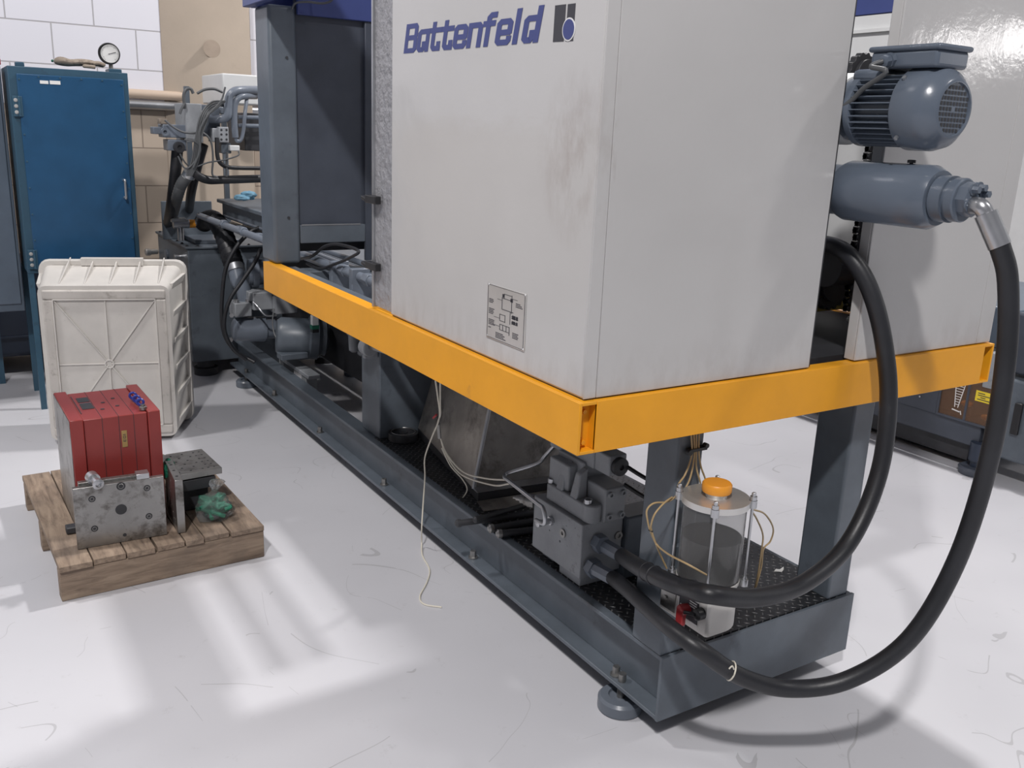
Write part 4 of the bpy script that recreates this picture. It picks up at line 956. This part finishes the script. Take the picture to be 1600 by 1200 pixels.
s_ = Vector((-0.726, 3.780, 1.745)); q.tube([s_+Vector((0, -.03, -.004)), s_+Vector((.03, -.055, -.006)), s_+Vector((.055, -.06, -.008))], .010, 8, 4)
q.build('glove_body', 'leather', gl, sub=1)
MB().ball((-0.859, 3.780, 1.757), .006, .02, .007, 10).build('glove_cuff', 'green', gl)
# grey cabinet at the left edge, spray can on it and dark drum below
lc_ = thing('steel_locker', (-1.4, 4.0, 0), 'blue-grey steel cabinet cut off by the left edge of the view', 'cabinet')
MB().box(-1.75, -1.085, 3.86, 4.35, .50, 1.728).build('cabinet_body', 'cabgrey', lc_, bev=.004)
MB().box(-1.72, -1.10, 3.848, 3.858, .54, 1.70).build('door', 'cabgrey', lc_, bev=.003)
for x, y in ((-1.74, 3.87), (-1.74, 4.31), (-1.225, 4.40-.09)): MB().box(x, x+.03, y, y+.03, 0, .50).build('leg', 'tealframe', lc_)
ca = thing('spray_can', (-1.071, 3.950, 1.734), 'white and red spray can standing on the left cabinet', 'can')
c_ = Vector(((-1.081, 3.950, 1.748)[0] if False else -1.108, 3.95, 1.7295))
MB().lathe(c_, (0, 0, 1), [(0, .031), (.003, .033), (.028, .033), (.028, .0325)], 28).build('can_base', 'redsign', ca)
cw = MB().lathe(c_, (0, 0, 1), [(.028, .0328), (.15, .0328), (.16, .026)], 28).build('can_body', 'paper', ca)
MB().lathe(c_, (0, 0, 1), [(.16, .024), (.20, .024), (.203, .018)], 24).build('can_cap', 'redsign', ca)
q = MB()
for i in range(4): q.lathe(c_+Vector((0, 0, .06+i*.022)), (0, 0, 1), [(0, .0331), (.006, .0331)], 28)
q.build('can_print', 'ink_grey', cw)
tu = thing('storage_tank', (-1.3, 4.75, 0), 'dark navy steel tank on short legs in shade behind the two left cabinets', 'tank')
MB().box(-1.75, -.90, 4.50, 4.98, .105, .66).build('tank_body', 'navy', tu, bev=.03, seg=4)
MB().box(-1.75, -.90, 4.49, 4.98, .22, .235).build('seam_flange', 'navy', tu, bev=.003)
for x in (-1.7, -.98):
    for y in (4.56, 4.88): MB().box(x, x+.04, y, y+.04, 0, .12).build('leg', 'navy', tu)
rb = MB().ball(Vector((-1.13, 4.58, .674)), .06, .05, .018, 14, .15).build('red_rag', M['redsign'], None, sub=1); tag(rb, 'crumpled dark red rag lying on the navy tank at the left edge', 'rag')
# ------------------------------------------------------------------ pipes on the wall
q = MB().cyl((-.9, 5.035, 1.590), (1.4, 5.035, 1.575), .028, n=20); 
wp_ = q.build('wall_pipe', 'zinc', None); tag(wp_, 'shiny galvanised pipe running along the back wall', 'pipe')
wp2 = MB().cyl((-.9, 5.05, 1.655), (1.4, 5.05, 1.640), .030, n=20).build('wall_pipe', 'pipe_beige', None); tag(wp2, 'beige painted pipe running just above the shiny wall pipe', 'pipe')
st = MB().lathe((.30, 4.928, 1.93), (0, -1, 0), [(0, .001), (.0005, .001)], 6)
st.bm.free()

# ------------------------------------------------------------------ plastic crate standing on its side
ang = math.radians(-17)
BM = Matrix.Translation((-1.080, 3.080, 0)) @ Matrix.Rotation(ang, 4, 'Z')
cr = thing('plastic_crate', (-.78, 3.0, 0), 'grimy white plastic crate standing on its short side with ribbed base facing out', 'crate')
W_, H_, D_ = .56, .735, .33
fx = .055; fz = .07
def BP(u, v, d):   # u across, v up, d back; walls flare outwards with d
    t = d/D_
    return (u*(W_+2*fx*t)-fx*t if False else (u-.5)*(W_+2*.035*t)+.5*W_, d, v*(H_+.055*t)+.02)
q = MB(BM)
def shell(d0, d1, tk):
    """open shell between depth d0 and d1"""
    def loop(d, ins):
        o = []
        r = .09
        for cxu, czv, a0 in ((1, 1, 0), (0, 1, 90), (0, 0, 180), (1, 0, 270)):
            for i in range(5):
                a = math.radians(a0+90*i/4)
                t = d/D_; w2 = (W_+.07*t)/2-ins; h2 = (H_+.055*t)/2-ins; rr_ = .035
                o.append((W_/2+(w2-rr_)*(1 if cxu else -1)+rr_*math.cos(a), d, .02+(H_+.055*t)/2+(h2-rr_)*(1 if czv else -1)+rr_*math.sin(a)))
        return o
    return [loop(d0, 0), loop(d1, 0), loop(d1, tk), loop(d0+tk, tk)]
q.rings(shell(0, D_, .006)); bd = q.build('crate_shell', 'bin', cr)
q = MB(BM)
def bar(m, u0, v0, u1, v1, w_, d0, d1):
    a = Vector((u0, 0, v0)); b = Vector((u1, 0, v1)); t = (b-a).normalized(); n = Vector((-t.z, 0, t.x))*w_/2
    m.hexa([a+n+Vector((0, d1, 0)), b+n+Vector((0, d1, 0)), b-n+Vector((0, d1, 0)), a-n+Vector((0, d1, 0))], [a+n+Vector((0, d0, 0)), b+n+Vector((0, d0, 0)), b-n+Vector((0, d0, 0)), a-n+Vector((0, d0, 0))])
z0, z1 = .02, .02+H_
e = .062
# raised rim around the base
q.box(.018, W_-.018, -.012, .004, z0+.018, z0+e); q.box(.018, W_-.018, -.012, .004, z1-e, z1-.018)
q.box(.018, e, -.012, .004, z0+e, z1-e); q.box(W_-e, W_-.018, -.012, .004, z0+e, z1-e)
q.build('base_rim', 'binedge', bd, bev=.008, seg=3)
q = MB(BM)
cxm, czm = W_/2, (z0+z1)/2
for u, v in ((e, z0+e), (W_-e, z0+e), (e, z1-e), (W_-e, z1-e), (cxm, z0+e), (cxm, z1-e), (e, czm), (W_-e, czm)): bar(q, cxm, czm, u, v, .006, -.007, .002)
for a in ((e, z0+e, W_-e, z0+e), (e, z1-e, W_-e, z1-e), (e, z0+e, e, z1-e), (W_-e, z0+e, W_-e, z1-e)): bar(q, *a, .006, -.014, .002)
q.lathe((cxm, -.009, czm), (0, -1, 0), [(-.008, .022), (.0, .022), (.0, .016), (-.005, .016), (-.005, 0)], 24)
q.build('base_ribs', 'bin', bd, bev=.0015)
# ribs on the top and side walls, rim flange at the open end
q = MB(BM)
for i in range(5):
    u = .02+W_*(.12+.76*i/4) if i < 5 else 0
    q.hexa([(u-.003, .03, z1), (u+.003, .03, z1), (u+.003, D_, z1+.05), (u-.003, D_, z1+.05)], [(u-.003, .03, z1+.008), (u+.003, .03, z1+.008), (u+.003, D_, z1+.085), (u-.003, D_, z1+.085)])
for i in range(6):
    v = z0+.06+H_*(.02+.90*i/5)
    for s_, xx in ((1, W_), (-1, 0)):
        q.hexa([(xx-.001*s_, .06, v-.004), (xx+.006*s_, .06, v-.03), (xx+.040*s_, D_, v-.03), (xx+.03*s_, D_, v-.004)][::s_], [(xx-.001*s_, .06, v+.0), (xx+.014*s_, .06, v+.0), (xx+.056*s_, D_, v+.012), (xx+.03*s_, D_, v+.012)][::s_])
q.build('wall_ribs', 'bin', bd, bev=.0015)
def loop2(d, ex, r=.05):
    o = []; w2 = W_/2+.035+ex; h2 = H_/2+.0275+ex; zc = .02+H_/2+.0275
    for sx, sz, a0 in ((1, 1, 0), (-1, 1, 90), (-1, -1, 180), (1, -1, 270)):
        for i in range(5):
            a = math.radians(a0+90*i/4); o.append((W_/2+(w2-r)*sx+r*math.cos(a), d, max(.002, zc+(h2-r)*sz+r*math.sin(a))))
    return o
q = MB(BM); q.rings([loop2(D_-.03, -.004), loop2(D_-.03, .018), loop2(D_, .022), loop2(D_+.004, -.004)], True)
q.box(.14, W_-.14, D_-.05, D_-.02, z1+.05, z1+.088)
q.build('rim_flange', 'bin', bd, bev=.002)

# ------------------------------------------------------------------ pallet and its load
pa = thing('wooden_pallet', (-.9, 1.9, 0), 'worn brown wooden pallet carrying mould parts', 'pallet')
PM = Matrix.Translation((-1.215, 1.462, 0)) @ Matrix.Rotation(math.radians(2.2), 4, 'Z')
pw, pdp = .662, .90
q = MB(PM)
edges = [0, .083, .180, .195, .29, .385, .40, .49, .585, .60, pw]
xs = [(0, .098), (.102, .200), (.204, .292), (.300, .388), (.392, .452), (.456, .540), (.546, .662)]
rr = random.Random(5)
for i, (a, b) in enumerate(xs):
    dy = (-.004, .003, .0, .004, -.002, .006, .0)[i]
    MB(PM).box(a, b, dy, pdp+rr.uniform(-.01, .01), .104, .124+rr.uniform(-.002, .001)).build('deck_board', 'wood', pa, bev=.002)
for y0_, w__ in ((.006, .05), (.42, .05), (.83, .05)):
    MB(PM).prism([(0, y0_, .0), (pw, y0_, .0), (pw, y0_, .103), (0, y0_, .103)], (0, w__, 0)).build('bearer', 'wood_beam', pa, bev=.003)
# red mould
RM = Matrix.Translation((-1.126, 1.70, .1255)) @ Matrix.Rotation(math.radians(1.5), 4, 'Z')
rmh = .405
rdm = thing('red_mould_block', (-.98, 1.87, .1255), 'dark red injection mould with slots and a brass tag standing on the pallet', 'mould')
q = MB(RM); q.box(.042, .245, .0, .345, .0, rmh-.006)
rb_ = q.build('mould_body', 'red', rdm, bev=.003)
MB(RM).box(.0, .041, -.012, .36, .0, rmh).build('clamp_plate', 'red', rdm, bev=.003)
MB(RM).box(.246, .286, -.010, .36, .0, rmh).build('clamp_plate', 'red', rdm, bev=.003)
MB(RM).box(-.0015, .0, -.010, .355, .0, rmh-.004).build('bare_face', 'steel', rdm)
q = MB(RM)
for x in (.100, .152, .200): q.box(x, x+.0015, -.0008, .3455, .002, rmh-.0052)
q.build('plate_joints', 'dark', rb_)
q = MB(RM); q.box(.060, .098, .12, .19, rmh-.0058, rmh-.0045); q.box(.060, .098, .21, .27, rmh-.0058, rmh-.0045); q.box(.047, .050, .07, .30, rmh-.0058, rmh-.0045)
for x, y in ((.135, .18), (.175, .22), (.172, .12), (.12, .10)): q.lathe((x, y, rmh-.0058), (0, 0, 1), [(0, .007), (.001, .007)], 14)
q.build('slots', 'dark', rb_)
MB(RM).box(.062, .097, .192, .197, rmh-.0055, rmh-.004).build('bright_edge', 'zinc', rb_)
bt = MB(RM).box(.158, .176, -.0022, -.0003, .285, .345).build('brass_tag', 'brass', rb_, bev=.001)
q = MB(RM)   # stamped 103 read sideways
def tagrect(u0, u1, v0, v1): q.box(.158+.018*u0, .158+.018*u1, -.0027, -.0021, .285+.060*v0, .285+.060*v1)
for a in ((.25, .75, .74, .78), (.25, .33, .54, .68), (.67, .75, .54, .68), (.25, .75, .54, .57), (.25, .75, .65, .68),
          (.25, .33, .34, .48), (.46, .54, .34, .48), (.67, .75, .34, .48), (.25, .75, .34, .37)): tagrect(*a)
q.build('stamped_digits', 'ink_grey', bt, smooth=False)
hk = thing('blue_eye_fitting', (0, 0, 0), 'small chain of blue plastic fittings standing on the red mould', 'fitting')
hk.location = (-.895, 1.86, .53)
WL[hk.name] = Vector((-.895, 1.86, .53))
q = MB()
for i in range(3):
    c_ = Vector((-.892-.004*i, 1.76+.045*i, .548)); q.piece().ring(c_, (.3, 1, 0), .011, .0042, 16, 6)
q.cyl((-.893, 1.76, .536), (-.904, 1.875, .536), .005, n=8)
q.build_each('blue_ring', 'clearblue', hk)
MB().lathe((-.888, 1.735, .528), (0, 0, 1), [(0, .013), (.010, .013), (.012, .008), (.018, .008)], 16).build('metal_base', 'steel', hk)
# steel plates
PP = Matrix.Translation((-1.147, 1.565, .1255)) @ Matrix.Rotation(math.radians(-1.5), 4, 'Z')
spl = thing('clamping_plate', (-1.0, 1.6, .1255), 'bare steel clamping plate with bolt holes standing in front of the red mould', 'plate')
ps = MB(PP).box(0, .280, 0, .022, 0, .213).build('plate', 'steel', spl, bev=.0015)
MB(PP).box(.02, .235, .0225, .045, .03, .222).build('backing_plate', 'steel', spl, bev=.0015)
MB(PP).box(.195, .235, .0, .04, .2135, .232).build('latch_block', 'zinc', spl, bev=.001)
q = MB(PP)
for x, z, r in ((.055, .170, .011), (.225, .180, .011), (.055, .065, .011), (.225, .078, .011), (.145, .200, .014), (.145, .025, .006)):
    q.piece().lathe((x, -.0004, z), (0, -1, 0), [(0, r), (.0004, r)], 20)
q.build_each('bolt_hole', 'dark', ps, smooth=False)
MB(PP).lathe((.140, -.0004, .118), (0, -1, 0), [(0, .018), (.0004, .018)], 28).build('centre_hole', 'dark', ps, smooth=False)
q = MB(PP)
for x, z, r in ((.055, .170, .006), (.225, .180, .006), (.055, .065, .006), (.225, .078, .006), (.145, .200, .008)):
    q.piece().ring((x, -.0010, z), (0, -1, 0), r, .0013, 20, 6)
q.build_each('cap_screw', 'steel', ps)
bs = MB(PP).lathe((.062, .045, .232), (.22, -1, -.12), [(0, .020), (.028, .020), (.028, .013), (.060, .013), (.060, .018), (.066, .018), (.068, .010), (.060, .009), (.060, 0)], 28).build('guide_bush', 'zinc', spl)
vp = thing('ejector_plate', (-.80, 1.63, .1255), 'steel plate standing on edge end-on beside the clamping plate', 'plate')
VM = Matrix.Translation((-.835, 1.548, .1255)) @ Matrix.Rotation(math.radians(-3), 4, 'Z')
MB(VM).box(0, .027, 0, .225, 0, .195).build('plate', 'steel', vp, bev=.0015)
q = MB(VM)
for y in (.04, .10, .16): q.piece().lathe((.0135, y, .195), (0, 0, 1), [(0, .005), (.0006, .005)], 14)
q.build_each('bolt_hole', 'dark', vp)
q = MB(VM); rr = random.Random(2)
for i in range(16): q.lathe((-.0003, rr.uniform(.02, .2), rr.uniform(.03, .18)), (-1, 0, 0), [(0, .0035), (.0004, .003)], 8)
q.build('chips', 'alu', vp)
sk = thing('core_plate_stack', (-.72, 1.83, .1255), 'stack of perforated steel plates propped behind the standing plate', 'plate stack')
SM = Matrix.Translation((-.800, 1.70, .222)) @ Matrix.Rotation(math.radians(4), 4, 'Z') 
MB(SM).box(0, .165, 0, .235, .035, .058).build('top_plate', 'steel', sk, bev=.0015)
MB(SM).box(.0, .140, .0, .230, -.01, .030).build('middle_plate', 'dark', sk, bev=.0015)
MB(SM).box(.03, .120, .03, .20, -.096, -.012).build('lower_block', 'dark', sk, bev=.002)
q = MB(SM)
for i in range(7):
    for j in range(6):
        if (i+j) % 2 == 0 or i > 4: q.lathe((.018+i*.021, .025+j*.036, .058), (0, 0, 1), [(0, .004), (.0006, .004)], 10)
q.build('perforations', 'dark', sk, smooth=False)
gv1 = MB(); rr = random.Random(4)
base = Vector((-0.811, 1.720, 0.287))
for i in range(9): gv1.tube([base+Vector((rr.uniform(-.025, .01), rr.uniform(-.01, .05), rr.uniform(-.01, .03))) for _ in range(4)], .012, 8, 5)
g1 = gv1.build('green_cloth', 'green', None); tag(g1, 'green cloth tucked between the red mould and the standing plate', 'cloth')
# bag with green gloves
bg = thing('plastic_bag', Z_BAG if False else (-.69, 1.63, .125), 'clear plastic bag with green gloves inside lying on the pallet', 'bag')
q = MB(); rr = random.Random(9)
for i in range(30):
    c_ = Vector((-.69+rr.uniform(-.035, .035), 1.64+rr.uniform(-.03, .03), .165+rr.uniform(-.012, .030)))
    q.tube([c_+Vector((rr.uniform(-.028, .028), rr.uniform(-.025, .025), rr.uniform(-.018, .018))) for _ in range(3)], .0075, 8, 5)
q.build('green_gloves', 'green', bg)
q = MB()
for i in range(5):
    c_ = Vector((-.70+rr.uniform(-.03, .04), 1.635+rr.uniform(-.03, .03), .143)); q.ball(c_, .028, .024, .013, 12, .08)
q.build('dark_parts', 'dark', bg)
q = MB(); n_ = 26; rs = []
for z, r in ((.126, .040), (.130, .058), (.150, .064), (.180, .060), (.205, .042), (.216, .018), (.228, .009), (.240, .018), (.256, .026), (.262, .022)):
    rs.append([Vector((-.690+r*(1+.13*math.sin(5*a+z*60)+rr.uniform(-.09, .09))*math.cos(a)+(.0 if z < .2 else (z-.2)*.25), 1.635+r*(1+rr.uniform(-.1, .1))*math.sin(a), z+rr.uniform(-.002, .002))) for a in [2*PI*i/n_ for i in range(n_)]])
q.rings(rs); q.build('bag_film', 'bag', bg, smooth=True)
wd = MB(PM).box(-.0, .05, .0, .02, 0, .02).build('x', 'wood'); bpy.data.objects.remove(wd)
tw = MB().box(-1.165, -1.09, 1.70, 1.74, .1265, .150).build('scrap_block', 'dark', None, bev=.004); tag(tw, 'dark wooden scrap lying behind the clamping plate on the pallet', 'block')

# ------------------------------------------------------------------ dark machine at right
dm = thing('background_machine', (3.3, 2.2, 0), 'dark grey machine with amber guards standing behind the covers at right', 'machine')
MB().box(2.72, 3.9, .84, 5.0, .125, .235).build('base_frame', 'bulk', dm, bev=.006)
MB().box(2.76, 3.86, .9, 5.0, .035, .125).build('lower_beam', 'dark', dm, bev=.004)
for y in (.83, 2.6, 4.4):
    fo = MB().lathe((2.72, y, 0), (0, 0, 1), [(0, .075), (.030, .080), (.038, .07), (.038, 0)], 32).build('machine_foot', 'bulk', dm)
    MB().lathe((2.72, y, .038), (0, 0, 1), [(0, .03), (.03, .03), (.03, .042), (.12, .042)], 20).build('spindle', 'navy', fo)
MB().box(2.80, 3.8, .95, 5.0, .235, .40).build('inner_bed', 'dark', dm, bev=.01)
MB().box(2.80, 3.8, .80, 1.5, .60, .80).build('side_housing', 'cabgrey', dm, bev=.01)
MB().box(2.705, 2.713, .795, 1.06, .245, .58).build('amber_guard', 'smoke', dm)
q = MB().box(2.700, 2.716, .795, 1.065, .235, .247).box(2.700, 2.716, 1.060, 1.072, .235, .60).box(2.702, 2.7145, .918, .930, .246, .58)
q.build('guard_frame', 'bulk', dm, bev=.002)
MB().box(2.704, 2.716, 1.074, 5.0, .237, .60).build('side_panel', 'bulk', dm, bev=.002)
MB().lathe((2.704, 1.17, .30), (-1, 0, 0), [(0, .006), (.004, .005)], 10).build('panel_screw', 'zinc', dm)
q = MB()
for y, z in ((.955, .315), (.845, .275)): q.piece().ball((2.76, y, z), .02, .030, .016, 12)
q.build_each('orange_part', 'orange', dm)
q = MB().box(2.7025, 2.7045, .800, .886, .357, .408); stk = q.build('warning_sticker', 'sticker', dm)
q = MB()
for i, (a, b) in enumerate(((.81, .875), (.835, .86), (.81, .875), (.84, .875))): q.box(2.7016, 2.7024, a, b, .365+i*.010, .369+i*.010)
q.build('sticker_print', 'ink_grey', stk, smooth=False)
q = MB()
sy = .970
def seg(y0, z0, y1, z1, t=.004):
    a = Vector((2.7035, y0, z0)); b = Vector((2.7035, y1, z1)); d_ = (b-a).normalized(); n_ = Vector((0, -d_.z, d_.y))*t/2
    q.hexa([a+n_, b+n_, b-n_, a-n_], [p+Vector((-.001, 0, 0)) for p in (a+n_, b+n_, b-n_, a-n_)])
seg(sy+.024, .44, sy+.010, .298); seg(sy-.030, .44, sy-.006, .298)
for i in range(10): seg(sy+.020-.001*i, .430-.013*i, sy-.024+.0018*i, .430-.013*i, .003)
seg(sy+.022, .285, sy-.018, .280, .006); seg(sy-.022, .286, sy-.028, .268, .005)
q.build('scale_print', 'ink_white', dm, smooth=False)
MB().box(2.71, 2.95, .45, .785, .115, .50).build('end_cabinet', 'grey', dm, bev=.012)
MB().box(2.75, 3.8, .45, .79, .515, .80).build('upper_cabinet', 'bulk', dm, bev=.012)
MB().box(2.70, 2.76, .796, .862, .43, .60).build('corner_block', 'cast', dm, bev=.003)
hd = MB().box(2.692, 2.709, .655, .690, .25, .40).build('door_latch', 'black', dm, bev=.004)
# scrap of paper on the deck
sc_ = MB(); pz = .258
c_ = Vector((0.635, 0.196, 0.257))
sc_.hexa([c_+Vector(v) for v in ((-.022, .004, 0), (-.004, -.010, 0), (.010, -.004, 0), (.020, .006, 0), (.002, .004, 0), (-.006, .012, 0))], [c_+Vector(v) for v in ((-.022, .004, .001), (-.004, -.010, .001), (.010, -.004, .004), (.020, .006, .005), (.002, .004, .001), (-.006, .012, .001))])
so = sc_.build('paper_scrap', 'paper', None); tag(so, 'torn scrap of white paper lying on the checker plate deck', 'paper')
